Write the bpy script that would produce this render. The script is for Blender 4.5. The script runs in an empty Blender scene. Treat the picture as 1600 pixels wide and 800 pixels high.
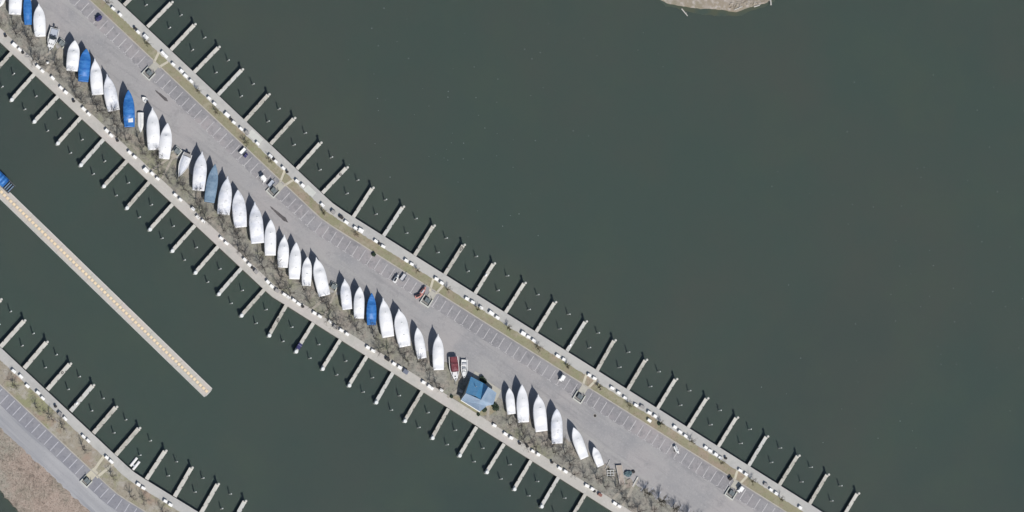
import bpy, math, random
from mathutils import Vector, Matrix
random.seed(7)
R = math.radians
scene = bpy.context.scene
COL = scene.collection

# ------------------------------------------------------------------ camera
TILT = math.atan(0.35)                      # the satellite looks about 19 degrees off the vertical
LEAN = Vector((0.957, 0.29, 0)).normalized()
DIST = 1200.0
T0 = Vector((0, 0, 1.0))
CAMLOC = T0 - LEAN * DIST * math.sin(TILT) + Vector((0, 0, DIST * math.cos(TILT)))
F = (T0 - CAMLOC).normalized()
UP = (Vector((0, 1, 0)) - F * F.y).normalized()
RT = F.cross(UP).normalized()
cd = bpy.data.cameras.new('camera'); cam = bpy.data.objects.new('camera', cd); COL.objects.link(cam)
cam.matrix_world = Matrix((( RT.x, UP.x, -F.x, CAMLOC.x), (RT.y, UP.y, -F.y, CAMLOC.y), (RT.z, UP.z, -F.z, CAMLOC.z), (0, 0, 0, 1)))
cd.sensor_width = 36; cd.lens = 36 * DIST / 320.0
cd.clip_start = 10; cd.clip_end = 6000
scene.camera = cam

def P(px, py, z=1.0):
    """world point at height z seen at photograph pixel (px, py)"""
    d = F + RT * ((px - 800) * 0.2 / DIST) + UP * ((400 - py) * 0.2 / DIST)
    k = (z - CAMLOC.z) / d.z
    return CAMLOC + d * k

# ------------------------------------------------------------------ light
SUN_EL = 48.0
SDIR = Vector((0.27, -0.963, 0)).normalized()
SUNV = (SDIR * math.cos(R(SUN_EL)) + Vector((0, 0, math.sin(R(SUN_EL))))).normalized()
w = bpy.data.worlds.new('World'); scene.world = w; w.use_nodes = True
nt = w.node_tree; nt.nodes.clear()
sky = nt.nodes.new('ShaderNodeTexSky'); sky.sky_type = 'NISHITA'; sky.sun_disc = False
sky.sun_elevation = R(SUN_EL); sky.sun_rotation = math.atan2(SDIR.x, SDIR.y)
bg = nt.nodes.new('ShaderNodeBackground'); bg.inputs[1].default_value = 0.075
wo = nt.nodes.new('ShaderNodeOutputWorld')
nt.links.new(sky.outputs[0], bg.inputs[0]); nt.links.new(bg.outputs[0], wo.inputs[0])
sd = bpy.data.lights.new('sun', 'SUN'); sd.energy = 3.9; sd.angle = R(0.55); sd.color = (1.0, 0.965, 0.92)
so = bpy.data.objects.new('sun', sd); COL.objects.link(so)
so.rotation_euler = SUNV.to_track_quat('Z', 'Y').to_euler(); so.location = (0, 0, 200)
vs = scene.view_settings
vs.view_transform = 'Standard'; vs.look = 'None'; vs.gamma = 1; vs.exposure = 0.09; vs.use_curve_mapping = False
scene.render.resolution_x = 1024; scene.render.resolution_y = 512

# ------------------------------------------------------------------ materials
KEXP = 1.2
def C(r, g, b, k=None):
    def f(v):
        v /= 255.0
        v = v / 12.92 if v <= 0.04045 else ((v + 0.055) / 1.055) ** 2.4
        return v / (k or KEXP)
    return (f(r), f(g), f(b), 1)

def mat(name, base, layers=(), rough=0.8, bump=0.0, bscale=6.0, spec=0.3, coord='Object', metallic=0.0):
    """layers: (scale, colour, lo, hi, amount, stretch or None) each mixes a colour in by noise"""
    m = bpy.data.materials.new(name); m.use_nodes = True
    n = m.node_tree.nodes; l = m.node_tree.links
    b = n['Principled BSDF']; b.inputs['Roughness'].default_value = rough
    b.inputs['Specular IOR Level'].default_value = spec; b.inputs['Metallic'].default_value = metallic
    tc = n.new('ShaderNodeTexCoord'); out = None
    for i, ly in enumerate(layers):
        sc, col, lo, hi, amt = ly[:5]; st = ly[5] if len(ly) > 5 else None
        mp = n.new('ShaderNodeMapping'); l.new(tc.outputs[coord], mp.inputs[0])
        mp.inputs['Location'].default_value = (i * 17.3, i * 5.1, i * 3.7)
        if st: mp.inputs['Scale'].default_value = st
        if len(ly) > 6: mp.inputs['Rotation'].default_value = (0, 0, R(ly[6])); mp.vector_type = 'TEXTURE'; mp.inputs['Scale'].default_value = tuple(1 / q for q in st)
        nz = n.new('ShaderNodeTexNoise'); nz.inputs['Scale'].default_value = sc; nz.inputs['Detail'].default_value = 5
        nz.inputs['Roughness'].default_value = 0.62
        l.new(mp.outputs[0], nz.inputs['Vector'])
        mr = n.new('ShaderNodeMapRange'); mr.inputs[1].default_value = lo; mr.inputs[2].default_value = hi
        mr.inputs[3].default_value = 0; mr.inputs[4].default_value = amt
        l.new(nz.outputs['Fac'], mr.inputs[0])
        mx = n.new('ShaderNodeMix'); mx.data_type = 'RGBA'
        l.new(mr.outputs[0], mx.inputs[0])
        if out is None: mx.inputs[6].default_value = base
        else: l.new(out, mx.inputs[6])
        mx.inputs[7].default_value = col
        out = mx.outputs[2]
    if out is None: b.inputs['Base Color'].default_value = base
    else: l.new(out, b.inputs['Base Color'])
    if bump:
        nz = n.new('ShaderNodeTexNoise'); nz.inputs['Scale'].default_value = bscale; nz.inputs['Detail'].default_value = 4
        l.new(tc.outputs[coord], nz.inputs['Vector'])
        bp = n.new('ShaderNodeBump'); bp.inputs['Strength'].default_value = bump; bp.inputs['Distance'].default_value = 0.1
        l.new(nz.outputs['Fac'], bp.inputs['Height']); l.new(bp.outputs[0], b.inputs['Normal'])
    return m

M = {}
M['water'] = mat('lake_water', C(74, 87, 79), [(0.012, C(80, 87, 79), .42, .62, .9), (0.006, C(68, 81, 76), .5, .66, .6), (0.05, C(80, 92, 79), .5, .7, .4)],
                 rough=0.22, bump=0.25, bscale=0.9, spec=0.5)
b_ = M['water'].node_tree.nodes['Principled BSDF']
b_.inputs['Subsurface Weight'].default_value = .6; b_.inputs['Subsurface Radius'].default_value = (.6, 1.0, .8); b_.inputs['Subsurface Scale'].default_value = .25
M['asphalt'] = mat('worn_asphalt', C(168, 166, 165), [(0.03, C(177, 172, 170), .45, .6, .8), (0.07, C(150, 150, 152), .48, .66, .75), (0.25, C(181, 179, 175), .5, .68, .6, (.16, 1, 1), -40), (0.5, C(142, 141, 142), .52, .68, .55, (.1, 1, 1), -34), (0.35, C(146, 144, 145), .55, .72, .55),
                   (1.6, C(182, 179, 178), .52, .7, .55), (3.5, C(138, 136, 139), .56, .72, .5)], rough=.9, bump=.3, bscale=8)
M['stall'] = mat('stall_asphalt', C(159, 157, 158), [(0.05, C(172, 165, 164), .45, .6, .85), (0.03, C(144, 143, 145), .5, .6, .8), (0.45, C(132, 131, 133), .5, .68, .8), (1.8, C(178, 175, 174), .52, .7, .5), (3.2, C(126, 124, 128), .58, .74, .6)], rough=.9, bump=.3, bscale=8)
M['road2'] = mat('access_road_asphalt', C(168, 168, 170), [(0.05, C(180, 179, 180), .45, .6, .8), (0.32, C(142, 144, 150), .47, .62, .8, (.07, 1, 1), -42), (0.6, C(186, 186, 187), .5, .66, .7, (.06, 1, 1), -42), (2.0, C(150, 149, 152), .55, .72, .5)], rough=.9, bump=.3, bscale=8)
M['stall2'] = mat('access_stall_asphalt', C(145, 145, 151), [(0.2, C(158, 157, 160), .45, .65, .8), (1.2, C(126, 126, 132), .52, .7, .6)], rough=.9, bump=.3, bscale=8)
M['walk'] = mat('concrete_walk', C(196, 192, 184), [(0.05, C(202, 193, 188), .45, .6, .7), (0.25, C(184, 182, 174), .48, .68, .7), (1.2, C(208, 205, 198), .52, .7, .6), (3.0, C(172, 168, 160), .57, .74, .5)], rough=.85, bump=.15)
M['walk2'] = mat('concrete_walk_grey', C(194, 192, 186), [(0.05, C(182, 181, 178), .45, .6, .7), (0.3, C(176, 175, 170), .48, .68, .7), (1.4, C(201, 199, 195), .52, .7, .6)], rough=.85, bump=.15)
M['slab'] = mat('new_concrete', C(212, 212, 204), [(0.8, C(200, 203, 194), .45, .7, .7)], rough=.85)
M['path'] = mat('pale_path_concrete', C(208, 201, 180), [(0.6, C(196, 189, 172), .45, .65, .8), (2.5, C(182, 176, 160), .55, .75, .6)], rough=.85)
M['path2'] = mat('dusty_path_concrete', C(178, 171, 158), [(0.6, C(165, 159, 147), .42, .62, .9), (2.0, C(140, 134, 124), .52, .7, .7)], rough=.85)
M['apron'] = mat('apron_concrete', C(192, 188, 176), [(0.6, C(180, 178, 166), .42, .62, .9), (2.5, C(196, 192, 180), .52, .7, .6)], rough=.85)
M['kerb'] = mat('kerb_concrete', C(190, 184, 172), [(0.5, C(176, 171, 160), .42, .62, .9)], rough=.85)
M['grass'] = mat('dormant_grass', C(153, 149, 123), [(0.10, C(166, 150, 133), .47, .58, .95), (0.16, C(146, 147, 114), .5, .64, .9), (0.3, C(172, 164, 144), .54, .66, .7), (0.5, C(150, 136, 117), .52, .7, .7), (1.6, C(122, 118, 88), .52, .7, .6), (4, C(170, 163, 138), .54, .7, .55)], rough=.95, bump=.5, bscale=7)
M['dirt'] = mat('leaf_litter_dirt', C(156, 154, 144), [(0.06, C(146, 146, 122), .48, .6, .9), (0.2, C(168, 158, 147), .48, .62, .8), (0.45, C(134, 131, 123), .47, .63, .8), (1.1, C(104, 102, 99), .52, .68, .75), (0.9, C(178, 171, 160), .55, .7, .6), (3, C(78, 76, 72), .55, .7, .6)], rough=.95, bump=.6, bscale=5)
M['bank'] = mat('scrub_bank', C(174, 157, 144), [(0.045, C(160, 155, 142), .46, .58, .95), (0.12, C(150, 142, 128), .48, .6, .9), (0.4, C(146, 132, 120), .5, .66, .8), (1.3, C(190, 175, 162), .5, .66, .7), (2.6, C(92, 84, 76), .53, .66, .8), (.7, C(112, 104, 94), .56, .68, .7)], rough=.95, bump=.7, bscale=4)
M['turf'] = mat('patchy_turf', C(164, 156, 140), [(0.09, C(150, 150, 116), .46, .58, .95), (0.14, C(170, 150, 134), .5, .62, .9), (.3, C(182, 176, 166), .52, .66, .8), (1.2, C(124, 116, 102), .54, .7, .7), (3, C(100, 94, 84), .57, .72, .6)], rough=.95, bump=.5)
M['sand'] = mat('pale_sand', C(176, 166, 154), [(0.12, C(150, 142, 122), .46, .58, .9), (0.2, C(160, 148, 130), .46, .6, .9), (0.7, C(204, 196, 188), .5, .66, .8), (2.5, C(140, 128, 112), .56, .7, .7)], rough=.95, bump=.4)
M['shoal'] = mat('murky_shoal', C(86, 91, 76), [(0.15, C(74, 86, 78), .4, .6, 1)], rough=.3)
M['wallc'] = mat('seawall_concrete', C(120, 116, 108), [(1, C(96, 94, 88), .45, .65, .8)], rough=.9)
M['line'] = mat('worn_white_paint', C(204, 201, 199), [(0.7, C(180, 177, 178), .42, .62, .95), (3.0, C(172, 169, 170), .5, .66, .8)], rough=.8)
M['line2'] = mat('fresh_white_paint', C(200, 200, 204), [(0.9, C(178, 178, 183), .45, .65, .8)], rough=.8)
M['deck'] = mat('finger_deck_boards', C(214, 211, 202), [(0.5, C(204, 200, 190), .42, .62, .9), (2.2, C(220, 217, 208), .5, .68, .7), (3.5, C(168, 164, 154), .58, .74, .6)], rough=.85)
M['deckb'] = mat('stained_finger_boards', C(204, 200, 190), [(0.4, C(186, 182, 170), .42, .6, .9), (1.6, C(216, 212, 204), .5, .66, .8), (2.6, C(146, 142, 132), .55, .68, .8)], rough=.85)
M['deckc'] = mat('pale_finger_boards', C(214, 213, 207), [(0.6, C(200, 198, 190), .44, .62, .9), (2.4, C(170, 166, 158), .57, .7, .8)], rough=.85)
M['pile'] = mat('weathered_pile', C(206, 204, 196), [(2, C(180, 178, 168), .45, .65, .8)], rough=.9)
M['cap'] = mat('white_pile_cap', (.74, .75, .72, 1), rough=.5)
M['cleat'] = mat('dark_galvanised_cleat', C(70, 68, 66), rough=.5, metallic=.5)
M['box'] = mat('white_fibreglass', (.82, .81, .78, 1), [(1.5, (.74, .73, .69, 1), .48, .68, .8)], rough=.4)
M['lid'] = mat('white_fibreglass_lid', (.88, .87, .84, 1), [(1.5, (.80, .79, .75, 1), .48, .68, .8)], rough=.35)
M['boxgrey'] = mat('grey_plastic_lid', C(168, 165, 162), [(1.5, C(150, 147, 144), .48, .68, .8)], rough=.5)
M['boxblue'] = mat('blue_grey_lid', C(122, 128, 142), rough=.5)
M['boxdark'] = mat('dark_plastic', C(64, 62, 62), rough=.5)
M['boxred'] = mat('dull_red_lid', C(150, 108, 98), rough=.5)
M['wrap'] = mat('white_shrink_wrap', (.76, .76, .76, 1), [(0.35, (.71, .715, .73, 1), .45, .62, .8), (1.2, (.63, .64, .66, 1), .58, .72, .7, (1, .3, 1)), (.5, (.5, .5, .5, 1), .62, .74, .7)], rough=.35, bump=.35, bscale=1.6, spec=.4)
M['wrapd'] = mat('grimy_shaded_shrink_wrap', (.74, .74, .75, 1), [(0.35, (.60, .62, .67, 1), .42, .6, .9), (1.0, (.54, .55, .57, 1), .52, .68, .8, (1, .4, 1)), (.6, (.42, .42, .42, 1), .6, .72, .7)], rough=.4, bump=.45, bscale=1.8, spec=.4)  # bluish-grey layer paints soft shading into the cover, besides the grime
M['blue'] = mat('blue_tarpaulin', C(56, 120, 190), [(0.6, C(84, 146, 212), .5, .64, .8, (1.6, .25, 1)), (1.4, C(36, 94, 172), .5, .66, .8, (1, .3, 1)), (3, C(120, 172, 222), .6, .72, .6)], rough=.45, bump=.5, bscale=2)
M['slate'] = mat('slate_blue_canvas', C(122, 146, 166), [(0.6, C(140, 160, 178), .5, .64, .8, (1.6, .3, 1)), (1.4, C(98, 124, 148), .5, .66, .8)], rough=.6, bump=.4, bscale=2)
M['hull'] = mat('white_gelcoat', (.78, .78, .76, 1), [(.8, (.70, .70, .68, 1), .45, .65, .8)], rough=.25)
M['hulln'] = mat('navy_gelcoat', C(40, 52, 84), rough=.25)
M['keel'] = mat('antifoul', C(58, 62, 84), rough=.8)
M['steel'] = mat('galvanised_steel', C(176, 178, 180), rough=.4, metallic=.4)
M['timber'] = mat('grey_timber', C(150, 138, 124), [(1, C(132, 122, 110), .45, .65, .8)], rough=.9)
M['grang'] = mat('gangway_boards', C(186, 174, 162), [(.5, C(176, 164, 154), .45, .65, .8), (1.5, C(196, 186, 170), .5, .68, .6)], rough=.9)
M['rubber'] = mat('black_rubber', C(34, 34, 36), rough=.8)
M['glass'] = mat('dark_glass', C(40, 48, 56), rough=.08, spec=.6)
M['seat'] = mat('vinyl_seat', C(206, 206, 208), rough=.5)
M['greyf'] = mat('pale_grey_deck', C(190, 196, 206), rough=.5)
M['maroon'] = mat('maroon_canvas', C(126, 68, 74), [(.8, C(158, 112, 116), .48, .62, .8), (1.5, C(108, 50, 58), .5, .66, .7)], rough=.8, bump=.3)
M['navy'] = mat('navy_tarp', C(66, 66, 112), [(1.5, C(44, 44, 84), .45, .65, .9), (4, C(110, 108, 146), .56, .7, .6)], rough=.6, bump=.5, bscale=4)
M['red'] = mat('red_gelcoat', C(208, 146, 136), [(1.5, C(226, 200, 194), .5, .68, .8)], rough=.4)
M['dump'] = mat('dark_dumpster_steel', C(66, 74, 74), [(1.2, C(84, 92, 90), .45, .65, .8)], rough=.6)
M['dumplid'] = mat('dumpster_plastic_lid', C(122, 130, 131), [(1.2, C(138, 145, 145), .45, .65, .8)], rough=.5)
M['roofA'] = mat('blue_metal_roof', C(88, 152, 196), [(.5, C(104, 162, 202), .45, .62, .8), (1.4, C(70, 134, 180), .52, .7, .6)], rough=.45, spec=.4)  # deeper blue paints in the weaker light on slopes facing away from the sun
M['roofB'] = mat('sunlit_blue_metal_roof', C(148, 168, 188), [(.5, C(156, 172, 190), .45, .62, .8), (1.4, C(130, 152, 178), .52, .7, .6)], rough=.45, spec=.4)  # same metal roof, sunlight painted in as paler blue for the lit slopes
M['siding'] = mat('cream_siding', C(214, 208, 194), rough=.8)
M['trim'] = mat('white_trim', (.78, .77, .73, 1), rough=.5)
M['bark'] = mat('grey_bark', C(84, 78, 74), [(2, C(104, 98, 92), .45, .65, .8)], rough=.95)
M['twig'] = mat('bare_twigs', C(110, 105, 99), [(.7, C(84, 80, 77), .45, .65, .9)], rough=.95)
M['twigd'] = mat('dark_bare_twigs', C(70, 64, 52), [(.7, C(88, 84, 62), .45, .65, .9)], rough=.95)
M['leaf'] = mat('evergreen_leaf', C(62, 78, 60), [(1.5, C(44, 58, 46), .45, .65, .9)], rough=.8)
M['brush'] = mat('dry_brush', C(184, 164, 150), [(.3, C(146, 130, 116), .45, .62, .9)], rough=.95)
M['padm'] = mat('stained_pad', C(150, 148, 145), [(1.5, C(126, 124, 122), .45, .65, .8)], rough=.9)
M['tar'] = mat('fresh_tar', C(94, 90, 90), [(.8, C(112, 107, 106), .45, .65, .9), (3, C(78, 74, 74), .5, .7, .6)], rough=.7)
M['iron'] = mat('cast_iron', C(60, 58, 58), rough=.7)
M['foam'] = mat('pale_foam', C(126, 136, 132), rough=.7)
M['dkpink'] = mat('float_dock_decking', C(207, 198, 187), [(.12, C(198, 196, 186), .45, .58, .9), (.6, C(200, 190, 186), .5, .68, .7), (2.5, C(170, 164, 158), .55, .72, .6)], rough=.85)
M['dkedge'] = mat('float_dock_rub_rail', C(216, 214, 208), [(1, C(188, 186, 180), .45, .65, .8)], rough=.7)
M['cream'] = mat('cream_float_panel', C(248, 226, 190), [(.3, C(240, 216, 180), .45, .62, .8), (1.6, C(250, 234, 206), .52, .7, .6)], rough=.6)
M['teal'] = mat('dark_teal_tarp', C(92, 114, 120), [(1.2, C(64, 84, 94), .45, .65, .9)], rough=.6, bump=.5)
M['drift'] = mat('bleached_driftwood', C(206, 202, 194), rough=.9)
M['yellow'] = mat('pale_yellow_paint', C(206, 206, 160), rough=.6)

# ------------------------------------------------------------------ mesh helpers
class MB:
    def __init__(s): s.v = []; s.f = []; s.uv = None
    def add(s, vs, fs):
        o = len(s.v); s.v += [tuple(v) for v in vs]; s.f += [tuple(i + o for i in f) for f in fs]; return s
    def box(s, c, size, ax=None, bev=0.0):
        """box centred at c, size (x,y,z); ax = angle about z; bev chamfers the top edges"""
        x, y, z = [q / 2 for q in size]; a = ax or 0; ca, sa = math.cos(a), math.sin(a)
        def t(p): return (c[0] + p[0] * ca - p[1] * sa, c[1] + p[0] * sa + p[1] * ca, c[2] + p[2])
        if bev <= 0:
            vs = [t(p) for p in [(-x, -y, -z), (x, -y, -z), (x, y, -z), (-x, y, -z), (-x, -y, z), (x, -y, z), (x, y, z), (-x, y, z)]]
            return s.add(vs, [(3, 2, 1, 0), (4, 5, 6, 7), (0, 1, 5, 4), (1, 2, 6, 5), (2, 3, 7, 6), (3, 0, 4, 7)])
        b = bev
        vs = [t(p) for p in [(-x, -y, -z), (x, -y, -z), (x, y, -z), (-x, y, -z), (-x, -y, z - b), (x, -y, z - b), (x, y, z - b), (-x, y, z - b),
                             (-x + b, -y + b, z), (x - b, -y + b, z), (x - b, y - b, z), (-x + b, y - b, z)]]
        return s.add(vs, [(3, 2, 1, 0), (0, 1, 5, 4), (1, 2, 6, 5), (2, 3, 7, 6), (3, 0, 4, 7), (4, 5, 9, 8), (5, 6, 10, 9), (6, 7, 11, 10), (7, 4, 8, 11), (8, 9, 10, 11)])
    def tube(s, a, b, r0, r1=None, n=6, caps=True):
        a = Vector(a); b = Vector(b); r1 = r0 if r1 is None else r1
        d = (b - a); d = d.normalized() if d.length > 1e-9 else Vector((0, 0, 1))
        u = d.cross(Vector((0, 0, 1)) if abs(d.z) < .95 else Vector((1, 0, 0))).normalized(); v = d.cross(u)
        vs = []
        for q, r in ((a, r0), (b, r1)):
            for i in range(n):
                t = 2 * math.pi * i / n; vs.append(q + u * math.cos(t) * r + v * math.sin(t) * r)
        fs = [(i, (i + 1) % n, n + (i + 1) % n, n + i) for i in range(n)]
        if caps: fs += [tuple(range(n))[::-1], tuple(range(n, 2 * n))]
        return s.add(vs, fs)
    def prism(s, pts, z0, z1):
        """pts: list of (x,y); counter-clockwise"""
        n = len(pts)
        ar = sum(pts[i][0] * pts[(i + 1) % n][1] - pts[(i + 1) % n][0] * pts[i][1] for i in range(n))
        if ar < 0: pts = pts[::-1]
        vs = [(p[0], p[1], z0) for p in pts] + [(p[0], p[1], z1) for p in pts]
        return s.add(vs, [tuple(range(n))[::-1], tuple(range(n, 2 * n))] + [(i, (i + 1) % n, n + (i + 1) % n, n + i) for i in range(n)])
    def blob(s, c, r, n=7, m=5, jit=.15):
        vs = []; fs = []
        for j in range(1, m):
            ph = math.pi * j / m
            for i in range(n):
                t = 2 * math.pi * i / n; k = 1 + random.uniform(-jit, jit)
                vs.append((c[0] + r[0] * k * math.sin(ph) * math.cos(t), c[1] + r[1] * k * math.sin(ph) * math.sin(t), c[2] + r[2] * k * math.cos(ph)))
        vs.append((c[0], c[1], c[2] + r[2])); vs.append((c[0], c[1], c[2] - r[2]))
        top = len(vs) - 2; bot = len(vs) - 1
        for j in range(m - 2):
            for i in range(n): fs.append((j * n + i, (j + 1) * n + i, (j + 1) * n + (i + 1) % n, j * n + (i + 1) % n))
        for i in range(n):
            fs.append((top, i, (i + 1) % n)); fs.append((bot, (m - 2) * n + (i + 1) % n, (m - 2) * n + i))
        return s.add(vs, fs)
    def mesh(s, name, m, smooth=False):
        me = bpy.data.meshes.new(name); me.from_pydata(s.v, [], s.f)
        me.materials.append(m if not isinstance(m, str) else M[m]); me.validate(); me.update()
        if smooth: me.polygons.foreach_set('use_smooth', [True] * len(me.polygons))
        return me
    def build(s, name, m, parent=None, smooth=False, loc=None, rz=0):
        o = bpy.data.objects.new(name, s.mesh(name, m, smooth)); COL.objects.link(o)
        if parent is not None: o.parent = parent
        if loc is not None: o.location = loc
        if rz: o.rotation_euler.z = rz
        return o

def tag(o, label, cat, group=None, kind=None):
    if label: o['label'] = label
    if cat: o['category'] = cat
    if group: o['group'] = group
    if kind: o['kind'] = kind
    return o
def struct(o, kind='structure'): o['kind'] = kind; return o
def empty(name, loc, rz=0):
    o = bpy.data.objects.new(name, None); COL.objects.link(o); o.location = loc; o.rotation_euler.z = rz; o.empty_display_size = .3
    return o
def copy_tree(o, parent=None):
    c = o.copy(); COL.objects.link(c)
    if parent is not None: c.parent = parent
    for ch in list(o.children): copy_tree(ch, c)
    return c
ORD = ('first second third fourth fifth sixth seventh eighth ninth tenth eleventh twelfth thirteenth fourteenth fifteenth sixteenth seventeenth '
       'eighteenth nineteenth twentieth twenty-first twenty-second twenty-third twenty-fourth twenty-fifth twenty-sixth twenty-seventh twenty-eighth '
       'twenty-ninth thirtieth thirty-first thirty-second thirty-third thirty-fourth thirty-fifth thirty-sixth thirty-seventh thirty-eighth thirty-ninth '
       'fortieth forty-first forty-second forty-third forty-fourth forty-fifth forty-sixth forty-seventh forty-eighth').split()

# ------------------------------------------------------------------ outlines, in photograph pixels on the ground
def ext(pl, k=500):
    a, b = Vector(pl[0]), Vector(pl[1]); y, z = Vector(pl[-2]), Vector(pl[-1])
    return [tuple(a - (b - a).normalized() * k)] + list(pl[1:-1]) + [tuple(z + (z - y).normalized() * k)]
NE = ext([(183.7, 0), (509, 307.5), (520, 317.5), (537, 329.5), (1285, 800)])
SW = ext([(0, 65.6), (411, 450.7), (426, 464), (445.6, 476), (958, 800)])
BL = ext([(0, 542), (200, 729.5), (210, 738), (222, 746), (310.6, 800.5)])
def offpl(pl, d):
    """offset towards the water-north-east side by d pixels (image y runs down)"""
    out = []
    for i, p in enumerate(pl):
        ns = []
        if i > 0: a = (Vector(p) - Vector(pl[i - 1])).normalized(); ns.append(Vector((a.y, -a.x)))
        if i < len(pl) - 1: a = (Vector(pl[i + 1]) - Vector(p)).normalized(); ns.append(Vector((a.y, -a.x)))
        n = sum(ns, Vector((0, 0))).normalized(); n = n / max(.5, n.dot(ns[0]))
        out.append(Vector(p) + n * d)
    return out
def resample(pl, step):
    pts = []
    for i in range(len(pl) - 1):
        a, b = Vector(pl[i]), Vector(pl[i + 1]); n = max(1, int((b - a).length / step))
        pts += [a + (b - a) * k / n for k in range(n)]
    return pts + [Vector(pl[-1])]
def along(pl, s):
    for i in range(len(pl) - 1):
        a, b = Vector(pl[i]), Vector(pl[i + 1]); L = (b - a).length
        if s <= L or i == len(pl) - 2:
            d = (b - a).normalized(); return a + d * s, d
        s -= L
def strip(name, m, pl, d0, d1, z0, z1, jit0=0, jit1=0, step=6):
    """a slab following the outline between two offsets, real thickness z0..z1"""
    A = offpl(pl, d0); B = offpl(pl, d1)
    RA, RB = [], []
    for i in range(len(pl) - 1):
        n = max(1, int((Vector(pl[i + 1]) - Vector(pl[i])).length / step))
        for k in range(n + (1 if i == len(pl) - 2 else 0)):
            RA.append(A[i].lerp(A[i + 1], k / n)); RB.append(B[i].lerp(B[i + 1], k / n))
    mb = MB(); vs = []
    for a, b in zip(RA, RB):
        n = (b - a).normalized()
        a = a + n * random.uniform(-jit0, jit0); b = b + n * random.uniform(-jit1, jit1)
        vs += [P(a.x, a.y, z1), P(b.x, b.y, z1), P(a.x, a.y, z1).xy.to_3d() + Vector((0, 0, z0)), P(b.x, b.y, z1).xy.to_3d() + Vector((0, 0, z0))]
    fs = []
    for i in range(len(RA) - 1):
        o = 4 * i; q = o + 4
        if (d1 > d0): fs += [(o, q, q + 1, o + 1)]
        else: fs += [(o, o + 1, q + 1, q)]
        fs += [(o, o + 2, q + 2, q), (o + 1, q + 1, q + 3, o + 3)]
    mb.add(vs, fs)
    return mb.build(name, m)
def poly(name, m, pts, z0, z1, parent=None, dense=0, jit=0):
    if dense:
        q = []
        for i in range(len(pts)):
            a, b = Vector(pts[i]), Vector(pts[(i + 1) % len(pts)]); n = max(1, int((b - a).length / dense))
            q += [a.lerp(b, k / n) + Vector((random.uniform(-jit, jit), random.uniform(-jit, jit))) for k in range(n)]
        pts = q
    return MB().prism([tuple(P(p[0], p[1], z1).xy) for p in pts], z0, z1).build(name, m, parent)

# ------------------------------------------------------------------ setting
mb = MB(); WZ = -.3
mb.add([(-1500, -1500, WZ), (1500, -1500, WZ), (1500, 1500, WZ), (-1500, 1500, WZ)], [(0, 1, 2, 3)])
struct(mb.build('water', 'water'))
# main pier: seawalled body, then its surfaces
outl = [tuple(p) for p in NE] + [tuple(p) for p in SW[::-1]]
struct(poly('seawall', 'wallc', outl, -2, .90))
def ins(pl, d): return [tuple(p) for p in offpl(pl, d)]
struct(poly('parking_lot', 'asphalt', ins(NE, -29) + ins(SW, 15)[::-1], .85, 1.0))
struct(strip('walkway', 'walk2', NE, 0, -16.3, .80, 1.06))
struct(strip('walkway', 'walk', SW, 0, 16, .80, 1.06))
struct(strip('grass_strip', 'grass', NE, -15.9, -29.2, .8, 1.068, .75, 0, step=3))
struct(strip('kerb', 'kerb', NE, -29.0, -30.6, .8, 1.13))
struct(strip('parking_row', 'stall', NE, -30.5, -54, .95, 1.004, 0, .5))
struct(strip('dirt_strip', 'dirt', SW, 15.5, 56, .8, 1.03, 0, 3.2, step=4))
# second pier at the corner
bank_out = [(-500, -260), (0, 673), (24, 699), (90, 763), (130, 802), (560, 1150), (300, 1300), (-100, 900), (-6, 757), (-300, 560)]
body = [tuple(p) for p in BL] + [(420, 1150), (60, 830), (28, 800), (12, 778), (-4, 757), (-300, 560)]
struct(poly('seawall', 'wallc', [tuple(p) for p in BL] + [tuple(p) for p in offpl(BL, -90)][::-1], -2, .90))
struct(strip('walkway', 'walk2', BL, 0, -15, .80, 1.06))
struct(strip('grass_strip', 'turf', BL, -14.8, -42.2, .8, 1.066, .5, 0, step=3))
M['grass2'] = M['grass']
struct(strip('kerb', 'kerb', BL, -42, -43.6, .8, 1.13))
struct(strip('parking_row', 'stall2', BL, -43.4, -66, .95, 1.004, 0, .6))
struct(strip('road', 'road2', BL, -42.5, -92, .85, 1.0, 0, 1.5))
struct(poly('scrub_bank', 'bank', [tuple(p) for p in offpl(BL, -88)] + [(420, 1150), (66, 836), (34, 806), (22, 790), (8, 776), (-6, 757), (-60, 690), (-430, 350)], -1, .97, dense=5, jit=1.2))
# sandy spit at the top
spit = [(1030, -3), (1042, 4.5), (1060, 8), (1078, 11), (1095, 14), (1114, 14), (1132, 16), (1144, 17.5), (1152, 18.5), (1158, 16), (1164, 14), (1170, 11.5), (1180, 9.5), (1191, 6.5), (1199, 4), (1204, -3), (1240, -60), (1180, -140), (1060, -120), (1000, -50)]
struct(poly('sand_spit', 'sand', spit, -1, .15, dense=4, jit=.8))

# markings
mk = MB(); mk2 = MB()
def quadline(mb, a, b, wd, z):
    a = P(a[0], a[1], z); b = P(b[0], b[1], z); d = (b - a).normalized(); n = Vector((-d.y, d.x, 0)) * wd / 2
    mb.add([a - n, b - n, b + n, a + n], [(0, 1, 2, 3)])
ENC_NE = [(232.7, 114), (427, 298), (667, 469.4), (905.5, 620), (1142.7, 770.5)]
kerbl = offpl(NE, -30.6); s = 430.0
while s < 2300:
    a, d = along(kerbl, s); s += 13.5
    n = Vector((-d.y, d.x))
    p0 = a + n * 3.5; p1 = a + n * 22.5
    mid = (p0 + p1) / 2
    if any((mid - Vector(e)).length < 11 for e in ENC_NE): continue
    if not (-60 < mid.x < 1400): continue
    quadline(mk, p0, p1, .24, 1.009)
    for k in (-3.2, 3.2):
        if random.random() < .8: quadline(mk, p1 + d * k * .25, p1 + d * k, .2, 1.009)
struct(mk.build('parking_markings', 'line'))
kerb2 = offpl(BL, -43.6); s = 400.0
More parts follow.
